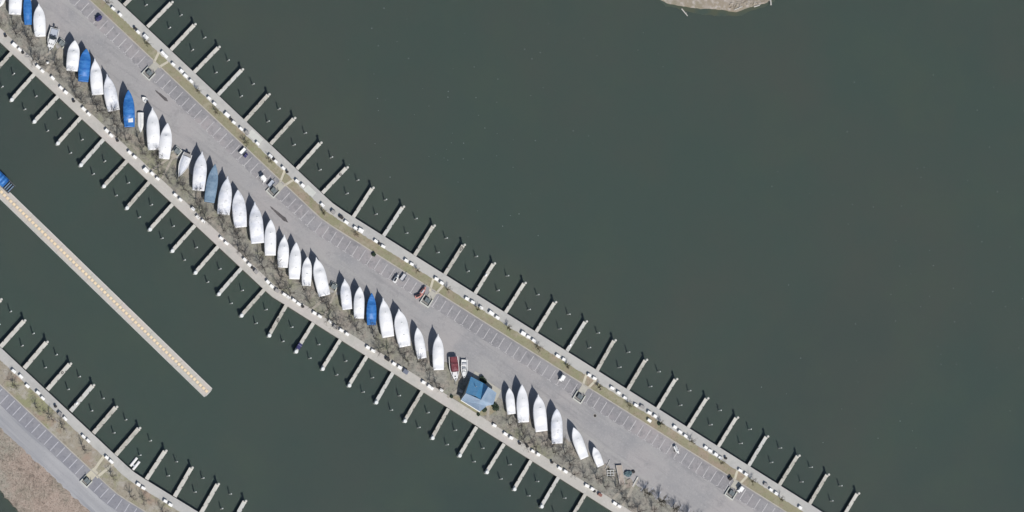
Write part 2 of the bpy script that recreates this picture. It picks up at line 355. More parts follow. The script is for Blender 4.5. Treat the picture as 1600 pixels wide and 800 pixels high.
while s < 1400:
    a, d = along(kerb2, s); s += 13.4
    n = Vector((-d.y, d.x)); p0 = a + n * 2; p1 = a + n * 21
    if (p0 - Vector((138, 748))).length < 16 or not (-40 < p0.x < 320): continue
    quadline(mk2, p0, p1, .22, 1.009)
for (a, b) in [((590, 555), (540, 625)), ((645, 595), (600, 660)), ((710, 630), (665, 695)), ((770, 665), (725, 720)), ((830, 705), (790, 760)), ((890, 740), (850, 800)), ((950, 775), (910, 835)), ((1010, 815), (965, 875))]:
    quadline(mk2, (900 + a[0] / 5.335, 650 + a[1] / 5.335), (900 + b[0] / 5.335, 650 + b[1] / 5.335), .3, 1.036)
struct(mk2.build('parking_markings', 'line2'))

# paler replaced slabs in the walkway
for (cx, cy, L) in [(399, 214, 24), (484, 299, 18)]:
    a, d = Vector((cx, cy)), Vector((.727, .687)); n = Vector((.687, -.727))
    struct(poly('walkway_slab', 'slab', [tuple(a + d * sx * L / 2 + n * sy * 5.5) for sx, sy in ((-1, -1), (1, -1), (1, 1), (-1, 1))], 1.03, 1.068))
# paths and aprons
def path(a, b, wd, m='path', z=1.082):
    a, b = Vector(a), Vector(b); d = (b - a).normalized(); n = Vector((-d.y, d.x)) * wd / 2
    struct(poly('path', m, [a - n, b - n, b + n, a + n], .95, z))
def path2(p, m, wd):
    for i, (a, b) in enumerate(p): path(a, b, wd, m, 1.082 + .004 * (i % 2))
for ax, ay, bx, by, cx, cy, dx, dy in [(248, 82, 240.5, 98, 262.5, 96.5, 248, 105), (445, 266, 438, 284, 459, 280.5, 444, 290), (677.5, 434, 671.5, 455.5, 693, 445, 681.5, 458.5), (916.5, 584, 911, 601, 933, 592, 919, 606.5), (1152, 735.5, 1147.5, 751, 1168, 743.5, 1156, 756)]:
    path2([((ax, ay), (bx, by)), ((cx, cy), (dx, dy))], 'path', 3.6)
for (x, y) in [(241, 104), (437.5, 291), (675, 460.5), (911.5, 608), (1149.5, 757.5)]:
    a = Vector((x, y)); n = Vector((-.53, .85)) if x > 520 else Vector((-.687, .727)); d = Vector((n.y, -n.x))
    struct(poly('apron', 'apron', [tuple(a + d * sx * 5.5 + n * sy) for sx, sy in ((-1, -5.5), (1, -5.5), (1, 6), (-1, 6))], .95, 1.078))
path2([((57, 98), (79, 81)), ((71, 112), (87, 88))], 'path2', 3.8)
path2([((237.5, 265.5), (263, 248)), ((253, 279), (270, 246))], 'path2', 3.4)
path2([((488, 482.5), (512, 463)), ((505.6, 496.5), (526, 452))], 'path2', 3.6)
path2([((957, 780), (979, 758)), ((973, 790), (997, 745.6))], 'path2', 4.2)
path2([((763, 633), (762, 657))], 'path2', 4.6); path2([((718.5, 607), (699, 621))], 'path2', 4.2)
path2([((163, 712), (143, 740)), ((177, 725), (151, 746))], 'path', 4.2)
struct(poly('apron', 'path', [(146, 731), (154, 739), (143, 751), (134, 742)], .95, 1.074))
struct(poly('apron', 'path2', [(86, 83), (93, 74), (101, 79), (96, 92), (88, 90)], .95, 1.074))
struct(poly('apron', 'path2', [(266, 243), (271, 238), (278, 243), (272, 249)], .95, 1.074))

# ------------------------------------------------------------------ finger piers
ne_f = [((194, 8), (230, -28)), ((230.6, 42), (267, 5)), ((267, 78), (303, 39.5)), ((303.5, 113), (340.5, 75)), ((341, 148), (377, 110)), ((383, 188.5), (418.5, 149)), ((423, 225), (458.5, 186)), ((464, 264), (499.5, 224.5)), ((504, 301.5), (540.5, 263)), ((552, 339.5), (581, 295)), ((599.5, 368.5), (628.5, 324.5)), ((648, 399), (676.5, 354)),
        ((695, 429), (723.5, 384)), ((742.5, 458.5), (770.5, 413)), ((790, 488.5), (818.5, 443.5)), ((838, 518.5), (866, 473.5)), ((886, 548.5), (914, 503.5)), ((933, 579), (959, 533)), ((981, 609), (1008, 563.5)), ((1027.5, 638.5), (1055, 593.5)), ((1075, 669), (1103.5, 623.5)), ((1122.5, 698), (1150, 653.5)), ((1170, 728), (1197, 683)), ((1218, 758), (1246, 713)), ((1265, 788), (1292, 742.5)), ((1312, 817), (1339, 772))]
sw_f = [((19, 81.5), (-15, 119)), ((54.5, 115), (19, 155)), ((91, 150), (54.5, 189)), ((126.5, 183.5), (91, 223)), ((162, 217.5), (127, 257)), ((199, 251), (163, 290)), ((233.5, 284.5), (199, 324)), ((270, 319), (235, 357.5)), ((305, 352), (270, 391)), ((341, 385), (306, 425)), ((377.5, 419), (342.5, 458.5)), ((413, 452.5), (378, 492)), ((447.5, 477), (421, 523)), ((490, 504.5), (463, 548)), ((532, 531), (504.5, 575)), ((573.5, 556.5), (546, 601)), ((614, 582.5), (588, 627.5)), ((660, 611.5), (633, 656.5)), ((701, 638.5), (676, 683)), ((745, 667), (718.5, 710.5)), ((788, 693.5), (761, 736.5)), ((830, 719.5), (804, 763)), ((873, 745.5), (846.5, 790)), ((915, 772), (889, 816))]
bl_f = [((-36, 508), (0, 469)), ((1, 542), (37, 502)), ((38, 575.5), (72, 535.5)), ((74, 609), (108.5, 569.5)), ((110.5, 642.5), (144.5, 603)), ((146, 677), (180.5, 637)), ((181, 711), (216.5, 670)), ((229, 749), (257.5, 705.5)), ((273, 776), (298.5, 732)), ((314, 802), (339.5, 757.5)), ((357, 829), (382, 784))]
ROWN = {'ne': 'lake-side walkway', 'sw': 'basin-side walkway', 'bl': 'corner pier walkway'}
rub = MB().box((0, 0, 0), (.5, .12, .12)).mesh('cleat', 'cleat')
def finger(root, tip, row, i):
    a = P(root[0], root[1], 1.0); b = P(tip[0], tip[1], 1.0); d = (b - a).normalized(); L = (b - a).length
    rz = math.atan2(d.y, d.x)
    g = empty('finger_pier', (a.x, a.y, 0), rz)
    tag(g, 'narrow pale finger pier, %s from the northwest along the %s' % (ORD[i], ROWN[row]), 'finger pier', 'finger piers along the ' + ROWN[row])
    dk = MB(); wd = 1.12 if row != 'bl' else 1.25
    nb = int(L / .62); x = .02
    for k in range(nb):
        bw = L / nb
        dk.box((x + bw / 2, random.uniform(-.008, .008), .86 + random.uniform(-.003, .003)), (bw - .012, wd, .22))
        x += bw
    dk.build('deck', ['deck', 'deck', 'deckb', 'deckc'][(i * 7 + len(row) + i // 3) % 4], g)
    fr = MB(); fr.box((L / 2, wd / 2 - .1, .48), (L - .06, .14, .54)); fr.box((L / 2, -wd / 2 + .1, .48), (L - .06, .14, .54)); fr.box((L - .1, 0, .48), (.14, wd - .36, .54)); fr.build('frame', 'timber', g)
    for k, fx in enumerate((.2, .38, .58, .77)):
        o = bpy.data.objects.new('cleat', rub); COL.objects.link(o); o.parent = g
        o.location = (L * (fx + random.uniform(-.03, .03)), (-1) ** k * (wd / 2 - .1), 1.03); o.rotation_euler.z = random.uniform(-.5, .5)
    for fx in (.35, .75):
        for sy in (-1, 1): MB().tube((L * fx, sy * (wd / 2 - .3), -1.5), (L * fx, sy * (wd / 2 - .3), .54), .14, n=8).build('support_pile', 'pile', g)
    if row == 'sw':
        ep = MB().tube((L + .35, 0, -1.5), (L + .35, 0, 1.75), .5, .46, 12).build('end_pile', 'pile', g)
        MB().tube((L + .35, 0, 1.752), (L + .35, 0, 1.95), .62, .5, 12).build('pile_cap', 'cap', ep)
    else:
        ep = MB().tube((L + .22, 0, -1.5), (L + .22, 0, 2.45), .36, .32, 12).build('end_pile', 'pile', g)
        MB().tube((L + .22, 0, 2.452), (L + .22, 0, 2.56), .4, .3, 12).build('pile_cap', 'deck', ep)
        MB().box((L - .1, 0, 1.02), (.35, wd + .1, .09)).build('end_board', 'deck', g)
    return g
for row, fl in (('ne', ne_f), ('sw', sw_f), ('bl', bl_f)):
    for i, (r_, t_) in enumerate(fl): finger(r_, t_, row, i)

# mooring piles: two in every slip
pile0 = MB().tube((0, 0, -1.5), (0, 0, 2.5), .17, .15, 10).build('mooring_pile', 'pile')
MB().tube((0, 0, 2.502), (0, 0, 2.72), .21, .08, 10).build('pile_cap', 'cap', pile0)
first = True
SH = {'ne': 'lake', 'sw': 'basin', 'bl': 'corner pier'}
for row, fl in (('ne', ne_f), ('sw', sw_f), ('bl', bl_f)):
    for i in range(len(fl) - 1):
        m0 = (Vector(fl[i][0]) + Vector(fl[i + 1][0])) / 2; m1 = (Vector(fl[i][1]) + Vector(fl[i + 1][1])) / 2
        for fr, nm in ((.45, 'inner'), (.96 if row != 'ne' else .95, 'outer')):
            q = m0.lerp(m1, fr) + Vector((random.uniform(-.7, .7), random.uniform(-.7, .7)))
            o = pile0 if first else copy_tree(pile0); first = False
            b = P(q.x, q.y, 1.4); o.location = (b.x, b.y, -.3); o.rotation_euler = (random.uniform(-.03, .03), random.uniform(-.03, .03), random.uniform(0, 6))
            o.scale = (1, 1, random.uniform(.94, 1.05))
            tag(o, 'white-capped %s mooring pile between the %s and %s finger piers, %s row' % (nm, ORD[i], ORD[i + 1], SH[row]), 'mooring pile', 'mooring piles in the %s slips' % SH[row])

# ------------------------------------------------------------------ dock boxes
def dockbox_proto(w_, d_, h_, bm, lm):
    o = MB().box((0, 0, h_ / 2), (w_, d_, h_)).build('dock_box', bm)
    MB().box((0, 0, h_ + .08), (w_ + .1, d_ + .1, .15), bev=.07).build('lid', lm, o)
    return o
box_kinds = {'w': dockbox_proto(1.35, .8, .75, 'box', 'lid'), 'L': dockbox_proto(1.75, 1.15, .85, 'box', 'lid'), 'X': dockbox_proto(2.3, .95, .8, 'box', 'lid'),
             'g': dockbox_proto(1.5, .95, .8, 'boxgrey', 'boxgrey'), 'b': dockbox_proto(1.8, 1.15, .9, 'boxblue', 'boxblue'), 'd': dockbox_proto(1.5, .9, .7, 'boxdark', 'boxdark'), 'r': dockbox_proto(1.3, .8, .7, 'boxred', 'boxred')}
fresh = {k: True for k in box_kinds}
KN = {'w': 'small white', 'L': 'wide white', 'X': 'long white', 'g': 'pale grey', 'b': 'blue-grey', 'd': 'dark', 'r': 'dull red'}
BOX = {'ne': 'w177,13 w188,22.5 w216,49.7 L228,57 w255,82.5 w259.5,87.5 w271,100 w284,110.6 w290,118 w299,126.5 w327,153 w335.6,162 L355,179 w365.6,191 w377,201 g386,207 w402.7,224 w423,243.5 w431,252 w443,262.5 w464,282.5 w473.2,289.5 w504,320 g521,331 d533.5,339 w541.5,347 w555.6,356 L564,360 w587.7,376.5 w599,384.8 w635,407 w643.7,412.5 w682,435.6 w690.5,442 w729.7,466.5 w739,472 w752,480.6 L768,489 w777.5,496 L818,521 w826,526 w834.6,532 w872,556 w881.5,561.5 w921,586 w929.5,591 w957,606 w967,613.5 w977,621.5 w994,633 g1004,635.5 w1015,644.5 w1024,650 w1015,657 w1055,667 w1063,674.6 w1071.6,681 w1103.4,699 w1110,704 w1119,710 w1126,715 w1157,735 w1166,741 g1197,757 w1205,765 w1213.5,771 w1250.6,793',
       'sw': 'L22.5,70 w31,77 w60,104 w66.5,110.6 w82.5,121.5 w95.6,137 w103,144 w131,170 w139,178 w167,204 w174,211.3 w202.5,238 w211,245 L228,265.6 w238,271 w246.5,279 w274,304.3 w282,311.8 w302,326.3 w309.3,338.7 w317.8,345.3 w346,372 w354,379.7 w382.5,405.3 w390,413.3 g400,424.5 w418.6,440.3 w425,447 g433,454 w444.7,460 w451,464 w459.7,469 w467,474.6 w491.5,489 w500,494 w516,502 g524,510.6 w533.4,516 w542.5,521.8 w575,542.7 w583.4,548 d606,561 w616,568.4 w625,574 b634,580.6 w662,597.3 X673,605 w690,609.6 w773,664.6 w790,678 w799,684 w833,704.7 w841.5,710 w875,731.5 w884,736.6 w917.5,759 w926,764 r938,773 w961,786.5 w968,791',
       'bl': 'w21.5,579.7 w33,588 w43,603 w59.6,613.4 w67,622 g94,647 w102,654 w130.6,682 w138,688.4 w167,714.7 w174,721 w216.5,757 w224,762.5 w258.5,783 w266.5,788.7'}
for row, fl in (('ne', ne_f), ('sw', sw_f), ('bl', bl_f)):
    by = {}
    for tok in BOX[row].split():
        k = tok[0]; x, y = map(float, tok[1:].split(','))
        q = Vector((x, y)); j = min(range(len(fl)), key=lambda i: (Vector(fl[i][0]) - q).length); by.setdefault(j, []).append((k, q))
    for j, lst in by.items():
        for n, (k, q) in enumerate(lst):
            o = box_kinds[k] if fresh[k] else copy_tree(box_kinds[k]); fresh[k] = False
            b = P(q.x, q.y, 1.9); ang = -math.atan2(.628, 1) if (row == 'ne' and q.x > 520) or (row == 'sw' and q.x > 430) or (row == 'bl' and q.x > 210) else -math.atan2(.937, 1)
            o.location = (b.x, b.y, 1.06); o.rotation_euler.z = ang + random.uniform(-.09, .09); o.scale = (random.uniform(.82, 1.0), random.uniform(.8, .98), random.uniform(.85, 1.05))
            w_ = '' if len(lst) == 1 else ', %s of %s' % (ORD[n], ['', 'one', 'two', 'three', 'four', 'five', 'six', 'seven'][len(lst)])
            tag(o, '%s dock box at the %s %s finger pier root%s' % (KN[k], ORD[j], SH[row], w_), 'dock box', 'dock boxes along the ' + ROWN[row])

brl = MB().tube((0, 0, 0), (0, 0, .85), .36, .4, 12).build('trash_barrel', 'boxdark'); MB().tube((0, 0, .852), (0, 0, .93), .43, .3, 12).build('lid', 'iron', brl)
for k, (row, px, py) in enumerate([('sw', 9, 56), ('sw', 36, 82), ('sw', 115.5, 158), ('sw', 184, 219.5), ('sw', 394.5, 418), ('sw', 473.5, 479), ('sw', 812.5, 693), ('sw', 824.5, 697.5), ('sw', 863, 722.5), ('sw', 929, 767.5), ('ne', 211, 44), ('ne', 361, 186), ('ne', 428, 248.5), ('ne', 449, 268.5), ('ne', 593, 380.5), ('ne', 1134.5, 716), ('bl', 87, 635)]):
    fl = dict(ne=ne_f, sw=sw_f, bl=bl_f)[row]; q = Vector((px, py)); j = min(range(len(fl)), key=lambda i: (Vector(fl[i][0]) - q).length)
    o = brl if k == 0 else copy_tree(brl); b = P(px, py, 1.9); o.location = (b.x, b.y, 1.063); o.rotation_euler.z = k
    tag(o, 'dark trash barrel on the walkway edge near the %s %s finger pier%s' % (ORD[j], SH[row], ', southerly one' if px == 824.5 else ''), 'barrel', 'trash barrels along the walkways')

# ------------------------------------------------------------------ boats stored on the lot
def smooth01(t): t = max(0, min(1, t)); return t * t * (3 - 2 * t)
stand0 = None
def boat(bow, stern, wpx, cover='wrap', style=0, label='', bowz=3.0, sternz=2.2, rise=1.0, hull='hull', nib=True, cat='boat'):
    bowz += 1.35; sternz += 1.0; rise *= .8
    a = P(stern[0], stern[1], sternz); b = P(bow[0], bow[1], bowz)
    d = Vector((b.x - a.x, b.y - a.y, 0)); L = d.length; d.normalize(); W = wpx * .2
    rz = math.atan2(d.y, d.x)
    g = empty('covered_boat', (a.x, a.y, 1.0), rz)
    tag(g, label, cat, 'boats laid up under covers in a row')
    rnd = random.Random(int(bow[0] * 13 + bow[1]))
    N = 30; S = [-1, -.9, -.7, -.45, -.2, 0, .2, .45, .7, .9, 1]
    tm = rnd.uniform(.36, .46); pw = rnd.uniform(2.2, 2.9); st = rnd.uniform(.82, .92)
    def hw(t):
        if t < tm: return W / 2 * (st + (1 - st) * math.sin(t / tm * math.pi / 2))
        u = (t - tm) / (1 - tm)
        if nib:
            f = 1 - (min(1, u / .93)) ** pw
            return W / 2 * max(f, .085 if u < .999 else .03)
        return W / 2 * max(1 - u ** (pw + .25), .02)
    def zs(t): return (sternz - 1.0) + (bowz - sternz) * t ** 1.6
    k1, k2, c1, c2 = rnd.uniform(.08, .16), rnd.uniform(.3, .4), rnd.uniform(.5, .6), rnd.uniform(.72, .84)
    def rs(t):
        base = rise * (.35 + .65 * smooth01((t - k1) / (k2 - k1)))
        base *= 1 - .75 * smooth01((t - c1) / (c2 - c1))
        if style == 1: base *= (.8 + .2 * smooth01((t - .17) / .06))
        return max(.05, base * (1 - smooth01((t - .85) / .15) * .7))
    mb = MB(); vs = []
    for i in range(N + 1):
        t = i / N
        t_ = t
        h = hw(t_); z0 = zs(t_); r = rs(t_)
        row = []
        # skirt bottom, gunwale..ridge..gunwale, skirt bottom
        row.append((t_ * L, -h * .97, z0 - .5))
        for q in S:
            fold = rnd.uniform(-.03, .03) * min(1, h)
            zz = z0 + r * (1 - abs(q) ** 2.4) + (fold if abs(q) < .95 else 0)
            row.append((t_ * L, q * h, zz))
        row.append((t_ * L, h * .97, z0 - .5))
        vs += row
    nn = len(S) + 2; fs = []
    for i in range(N):
        for j in range(nn - 1):
            o = i * nn + j; fs.append((o, o + nn, o + nn + 1, o + 1))
    mb.add(vs, fs)
    mb.f.append(tuple(range(nn))); mb.f.append(tuple(range(N * nn, N * nn + nn))[::-1])
    cv = mb.build('cover', cover, g)
    for p in cv.data.polygons: p.use_smooth = len(p.vertices) == 4
    # hull below the cover
    hb = MB(); vs = []; K = 14
    for i in range(K + 1):
        t = i / K; h = hw(t) * .95; z0 = zs(t) - .3
        rake = max(0, t - .72) * 1.1
        zk = .75 + 1.6 * max(0, (t - .7) / .3) ** 2
        zk = min(zk, z0 - .15)
        vs += [(t * L, -h, z0), (t * L - rake * .4, -h * .86, (z0 + zk) / 2), (t * L - rake, 0, zk), (t * L - rake * .4, h * .86, (z0 + zk) / 2), (t * L, h, z0)]
    fs = []
    for i in range(K):
        for j in range(4): o = i * 5 + j; fs.append((o, o + 1, o + 6, o + 5))
    fs.append((4, 3, 2, 1, 0)); hb.add(vs, fs); hb.build('hull', hull, g)
    kb = MB()
    for fx in (.18, .5): kb.box((L * fx, 0, .42), (.5, .9, .84))
    kb.build('keel_block', 'timber', g)
    # jack stands
    for fx in (.25, .6):
        for sy in (-1, 1):
            js = MB(); y = sy * hw(fx) * .8
            js.tube((L * fx, y, 1.45), (L * fx, y + sy * .1, .05), .04, n=5)
            js.tube((L * fx - .35, y + sy * .35, .02), (L * fx, y, 1.2), .03, n=4); js.tube((L * fx + .35, y + sy * .35, .02), (L * fx, y, 1.2), .03, n=4)
            js.box((L * fx, y - sy * .02, 1.49), (.3, .3, .06)); js.build('jack_stand', 'steel', g)
    if cover in ('wrap', 'wrapd'):
        for fx in ((.3, .62) if L > 9 else (.4,)):
            zz = zs(fx) + rs(fx); MB().tube((L * fx, rnd.uniform(-.3, .3), zz - .05), (L * fx, rnd.uniform(-.2, .2), zz + .05), .2, .16, 8).build('vent_cap', 'cap', cv)
        # taped seam along the sheer and a rope bead
    rp = MB()
    for t0 in [i / 18 for i in range(18)]:
        t1 = t0 + 1 / 18
        for sy in (-1, 1): rp.tube((t0 * L, sy * (hw(t0) + .015), zs(t0) - .2), (t1 * L, sy * (hw(t1) + .015), zs(t1) - .2), .03, n=4, caps=False)
    rp.build('strap', 'rubber' if cover in ('blue', 'slate') else 'seat', cv)
    return g, L, W, hw, zs, rs

A_ = 'white shrink-wrapped boat'
BOATS = [
 ((26, -34), (23.4, 22.5), 20, 'wrap', 0, 'wide white covered boat just northwest of the narrow blue-tarped boat', 3.0, 2.3, 1.0, 0),
 ((42.5, -12), (44, 38.5), 13, 'blue', 0, 'narrow bright blue tarped boat at the northwest end of the row', 2.7, 2.1, .8, 0),
 ((60.5, 5), (63, 57), 18.7, 'wrap', 0, 'white covered boat with sharp pulpit beside the open motorboat, northwest end', 3.2, 2.3, .9, 1),
 ((117, 62.5), (112.5, 110.6), 19.5, 'wrap', 1, 'short broad white covered boat with grey stern band, beside the trash pad', 3.2, 2.3, 1.0, 0),
 ((135, 75.5), (130, 127.5), 18, 'blue', 1, 'bright blue tarped boat between two white covered boats, northwest half', 3.0, 2.2, 1.0, 0),
 ((148, 90.5), (153, 148), 19, 'wrap', 0, 'white covered boat with grey smudges, next southeast of the first broad blue boat', 3.2, 2.3, 1.0, 1),
 ((167, 115), (178, 173), 20, 'wrapd', 0, 'tilted grimy white covered boat next northwest of the blue boat with white cockpit', 3.2, 2.3, 1.0, 1),
 ((200.6, 140), (202.5, 198.4), 18, 'blue', 1, 'long bright blue tarped boat with a white opening near its stern', 3.4, 2.5, 1.2, 0),
 ((238, 167), (241, 234), 20.5, 'wrap', 1, 'large white covered boat beside the small upturned white dinghy', 3.3, 2.4, 1.2, 1),
 ((262, 191.5), (256.5, 248), 19.5, 'wrap', 0, 'white covered boat with blunt square stern, just northwest of a trash pad', 3.1, 2.3, 1.0, 0),
 ((316, 236), (310, 297.5), 21, 'wrapd', 0, 'white covered boat with grey stain, between the open grey boat and slate-blue boat', 3.3, 2.3, 1.0, 1),
 ((336.5, 256), (327, 316), 18, 'slate', 1, 'slate blue canvas-covered boat, the only dull blue one in the row', 3.2, 2.2, .9, 0),
 ((356, 274.5), (349, 335), 21, 'wrapd', 0, 'greyish white covered boat directly southeast of the slate-blue boat', 3.3, 2.3, 1.0, 1),
 ((371.5, 296), (376.5, 355), 22, 'wrapd', 0, 'broad white covered boat with round blunt bow, second past the slate-blue boat', 3.1, 2.3, 1.0, 0),
 ((398, 315), (403, 380), 22, 'wrapd', 1, 'big white covered boat with creased dome stern, third past the slate-blue boat', 3.4, 2.4, 1.2, 1),
 ((423, 342.5), (422.5, 399), 18.5, 'wrap', 0, 'clean white covered boat, fourth past the slate-blue boat', 3.1, 2.3, .9, 0),
 ((444.4, 366), (442, 418), 18, 'wrap', 0, 'clean white covered boat with slim pointed bow, fifth past the slate-blue boat', 3.0, 2.2, .9, 1),
 ((463, 378), (460, 436), 19.5, 'wrap', 1, 'white covered boat with folded stern panel, sixth past the slate-blue boat', 3.1, 2.3, 1.0, 0),
 ((480.6, 401), (479, 446.6), 16, 'wrap', 0, 'small clean white covered boat, seventh past the slate-blue boat', 2.8, 2.1, .8, 0),
 ((494, 401.5), (507.5, 462), 20, 'wrap', 0, 'long tilted white covered boat whose stern touches the middle trash pad', 3.3, 2.3, 1.0, 1),
 ((538.4, 435), (543, 483.4), 17, 'wrapd', 0, 'white covered boat just southeast of the middle trash pad', 3.0, 2.2, .9, 1),
 ((562, 447.5), (561, 497.5), 17, 'wrap', 0, 'white covered boat next northwest of the solitary blue boat, southeast half', 3.0, 2.2, .9, 0),
 ((581, 457.5), (580.6, 508), 16, 'blue', 1, 'bright blue tarped boat in the southeast half of the row', 2.9, 2.1, .9, 0),
 ((598.4, 465), (607, 526.5), 21, 'wrap', 0, 'large white covered boat just southeast of the southeast blue boat', 3.3, 2.3, 1.1, 1),
 ((623, 482), (633, 541.5), 22, 'wrap', 0, 'large white covered boat, second southeast of the southeast blue boat', 3.3, 2.3, 1.1, 1),
 ((652, 511.5), (660, 560), 16, 'wrap', 0, 'slim tilted white covered boat, third southeast of the southeast blue boat', 2.9, 2.2, .9, 0),
 ((684.6, 521), (685.6, 578), 18.5, 'wrap', 1, 'white covered boat with pulpit nub beside the maroon-canopied boat', 3.2, 2.3, 1.0, 1),
 ((795.5, 606), (799.7, 647), 14.5, 'wrap', 1, 'small round-nosed white covered boat first southeast of the blue-roofed house', 2.6, 2.1, .8, 0),
 ((815.6, 600.5), (818.4, 660), 20, 'wrap', 0, 'tall white covered boat, second southeast of the blue-roofed house', 3.4, 2.4, 1.1, 0),
 ((841, 615.5), (846.5, 674), 21.5, 'wrap', 0, 'white covered boat with bow nub, third southeast of the blue-roofed house', 3.3, 2.4, 1.1, 1),
 ((870, 638), (871, 693), 19, 'wrapd', 0, 'white covered boat with grey mottled stern, fourth southeast of the blue-roofed house', 3.3, 2.3, 1.0, 0),
 ((896, 667.5), (913.7, 715.6), 17, 'wrap', 0, 'tilted white covered boat, fifth southeast of the blue-roofed house', 3.0, 2.2, .9, 0),
 ((927.8, 698.5), (939, 728), 13, 'wrap', 0, 'smallest white covered boat, last at the southeast end of the row', 2.3, 1.9, .6, 0),
]
for bt in BOATS:
    g, L, W, hw, zs, rs = boat(bt[0], bt[1], bt[2], bt[3], bt[4], bt[5], bt[6], bt[7], bt[8], hull='hulln' if bt[3] in ('blue', 'slate') else 'hull', nib=bool(bt[9]))
    if bt[3] == 'blue' and abs(bt[0][0] - 200.6) < 1:       # white opening near the stern
        x = L * .2; MB().box((x, -.3, zs(.2) + rs(.2) - .02), (1.7, 1.5, .3), bev=.1).build('cockpit', 'hull', g)
        MB().box((x + .7, -.1, zs(.2) + rs(.2) + .18), (.7, .7, .25), bev=.05).build('cushion', 'hulln', g)

def open_hull(g, L, W, h, hm, depth=.45, floor='greyf', round_bow=1.9):
    """open hull with gunwale, inner floor"""
    N = 16
    def hw(t): return W / 2 * (.9 + .1 * math.sin(min(1, t / .4) * math.pi / 2)) if t < .4 else W / 2 * max(.03, 1 - ((t - .4) / .6) ** round_bow)
    ob = MB(); vs = []; fs = []
    for i in range(N + 1):
        t = i / N; w_ = hw(t); x = t * L; z = h + .25 * t * t
        vs += [(x, -w_, z), (x, -w_ * .75, z * .45), (x, 0, .3 + .5 * max(0, t - .7)), (x, w_ * .75, z * .45), (x, w_, z), (x, max(0, w_ - .18), z + .01), (x, max(0, w_ - .22), h - depth), (x, -max(0, w_ - .22), h - depth), (x, -max(0, w_ - .18), z + .01)]
    for i in range(N):
        for j in range(9): o = i * 9 + j; q = i * 9 + (j + 1) % 9; fs.append((o, q, q + 9, o + 9))
    ob.add(vs, fs); ob.f.append(tuple(range(8, -1, -1))); ob.build('hull', hm, g)
    return hw
def trailer_under(g, L, W):
    t = MB()
    for sy in (-1, 1): t.box((L * .45, sy * W * .3, .35), (L * .95, .1, .12))
    t.box((L * .3, 0, .3), (.12, W * .95, .1)); t.box((L * 1.0, 0, .35), (L * .25, .1, .1)); t.build('trailer_frame', 'steel', g)
    for sy in (-1, 1): MB().tube((L * .3, sy * W * .48, .3), (L * .3, sy * W * .48 + sy * .18, .3), .3, n=14).build('wheel', 'rubber', g)
def place(name, bow, stern, z, z0=1.0):
    a = P(stern[0], stern[1], z); b = P(bow[0], bow[1], z); d = b - a
    return empty(name, (a.x, a.y, z0), math.atan2(d.y, d.x)), d.length
# open motorboat, north-west
g, L = place('motorboat', (77, 79), (86, 44), 1.9); W = 3.0
tag(g, 'open white motorboat with grey cockpit and windscreen beside a covered white boat', 'boat')
open_hull(g, L, W, 1.1, 'hull', .35); trailer_under(g, L, W)
MB().box((L * .2, 0, 1.0), (L * .3, W * .7, .12)).build('cockpit_floor', 'greyf', g)
ws = MB(); ws.add([(L * .47, -W * .36, 1.1), (L * .47, W * .36, 1.1), (L * .40, W * .32, 1.65), (L * .40, -W * .32, 1.65), (L * .46, -W * .36, 1.1), (L * .46, W * .36, 1.1), (L * .39, W * .32, 1.65), (L * .39, -W * .32, 1.65)], [(0, 1, 2, 3), (7, 6, 5, 4), (0, 4, 5, 1), (3, 2, 6, 7)]); ws.build('windscreen', 'glass', g)
MB().box((L * .68, 0, 1.22), (L * .34, W * .62, .2), bev=.08).build('foredeck', 'hull', g)
for sy in (-1, 0, 1): MB().box((L * .72, sy * .6, 1.345), (.45, .22, .05)).build('hatch', 'boxdark', g)
for sy in (-1, 1): MB().box((L * .36, sy * .55, 1.15), (.7, .6, .4), bev=.1).build('seat', 'boxblue', g)
MB().box((-.2, 0, 1.2), (.5, .45, .7), bev=.12).build('outboard', 'boxdark', g)
# open grey boat on its trailer
g, L = place('workboat', (278.5, 277), (293.6, 240), 1.9); W = 3.1
tag(g, 'pale grey boat with grey stern deck under a loose white cover, bow to the dirt', 'boat')
open_hull(g, L, W, 1.2, 'hull', .3, round_bow=1.7); trailer_under(g, L, W)
cb = MB(); vs = []; fs = []
for i in range(13):
    t = i / 12; x = L * (.14 + .8 * t); w_ = W * .46 * (1 - (max(0, t - .25) / .75) ** 1.8 * .93)
    vs += [(x, -w_, 1.12), (x, -w_ * .5, 1.5), (x, 0, 1.62 + random.uniform(-.05, .05)), (x, w_ * .5, 1.5), (x, w_, 1.12)]
for i in range(12):
    for j in range(4): o = i * 5 + j; fs.append((o, o + 5, o + 6, o + 1))
cb.add(vs, fs); cb.f.append((0, 1, 2, 3, 4)); cb.build('cover', 'wrapd', g, smooth=False)
MB().box((L * .06, 0, 1.15), (L * .12, W * .78, .1)).build('stern_deck', 'boxgrey', g)
MB().box((-.25, 0, 1.1), (.45, .5, .8), bev=.12).build('outboard', 'boxdark', g)
# red boat
g, L = place('canopied_boat', (712, 596), (708, 557), 2.2); W = 3.2
tag(g, 'white boat with a maroon canvas canopy over its cockpit', 'boat')
open_hull(g, L, W, 1.3, 'hull', .4); trailer_under(g, L, W)
cn = MB(); vs = []; fs = []
for i in range(9):
    t = i / 8; x = L * (.02 + .58 * t); w_ = W * .39; zt = 1.95 + (.25 if t > .45 else 0) + random.uniform(-.03, .03)
    vs += [(x, -w_, 1.36), (x, -w_ * .9, zt - .15), (x, -w_ * .4, zt), (x, w_ * .4, zt), (x, w_ * .9, zt - .15), (x, w_, 1.36)]
for i in range(8):
    for j in range(5): o = i * 6 + j; fs.append((o, o + 6, o + 7, o + 1))
cn.add(vs, fs); cn.f.append(tuple(range(6))); cn.f.append(tuple(range(48, 54))[::-1]); cn.build('canopy', 'maroon', g)
MB().box((L * .74, 0, 1.4), (L * .26, W * .5, .22), bev=.1).build('foredeck', 'hull', g)
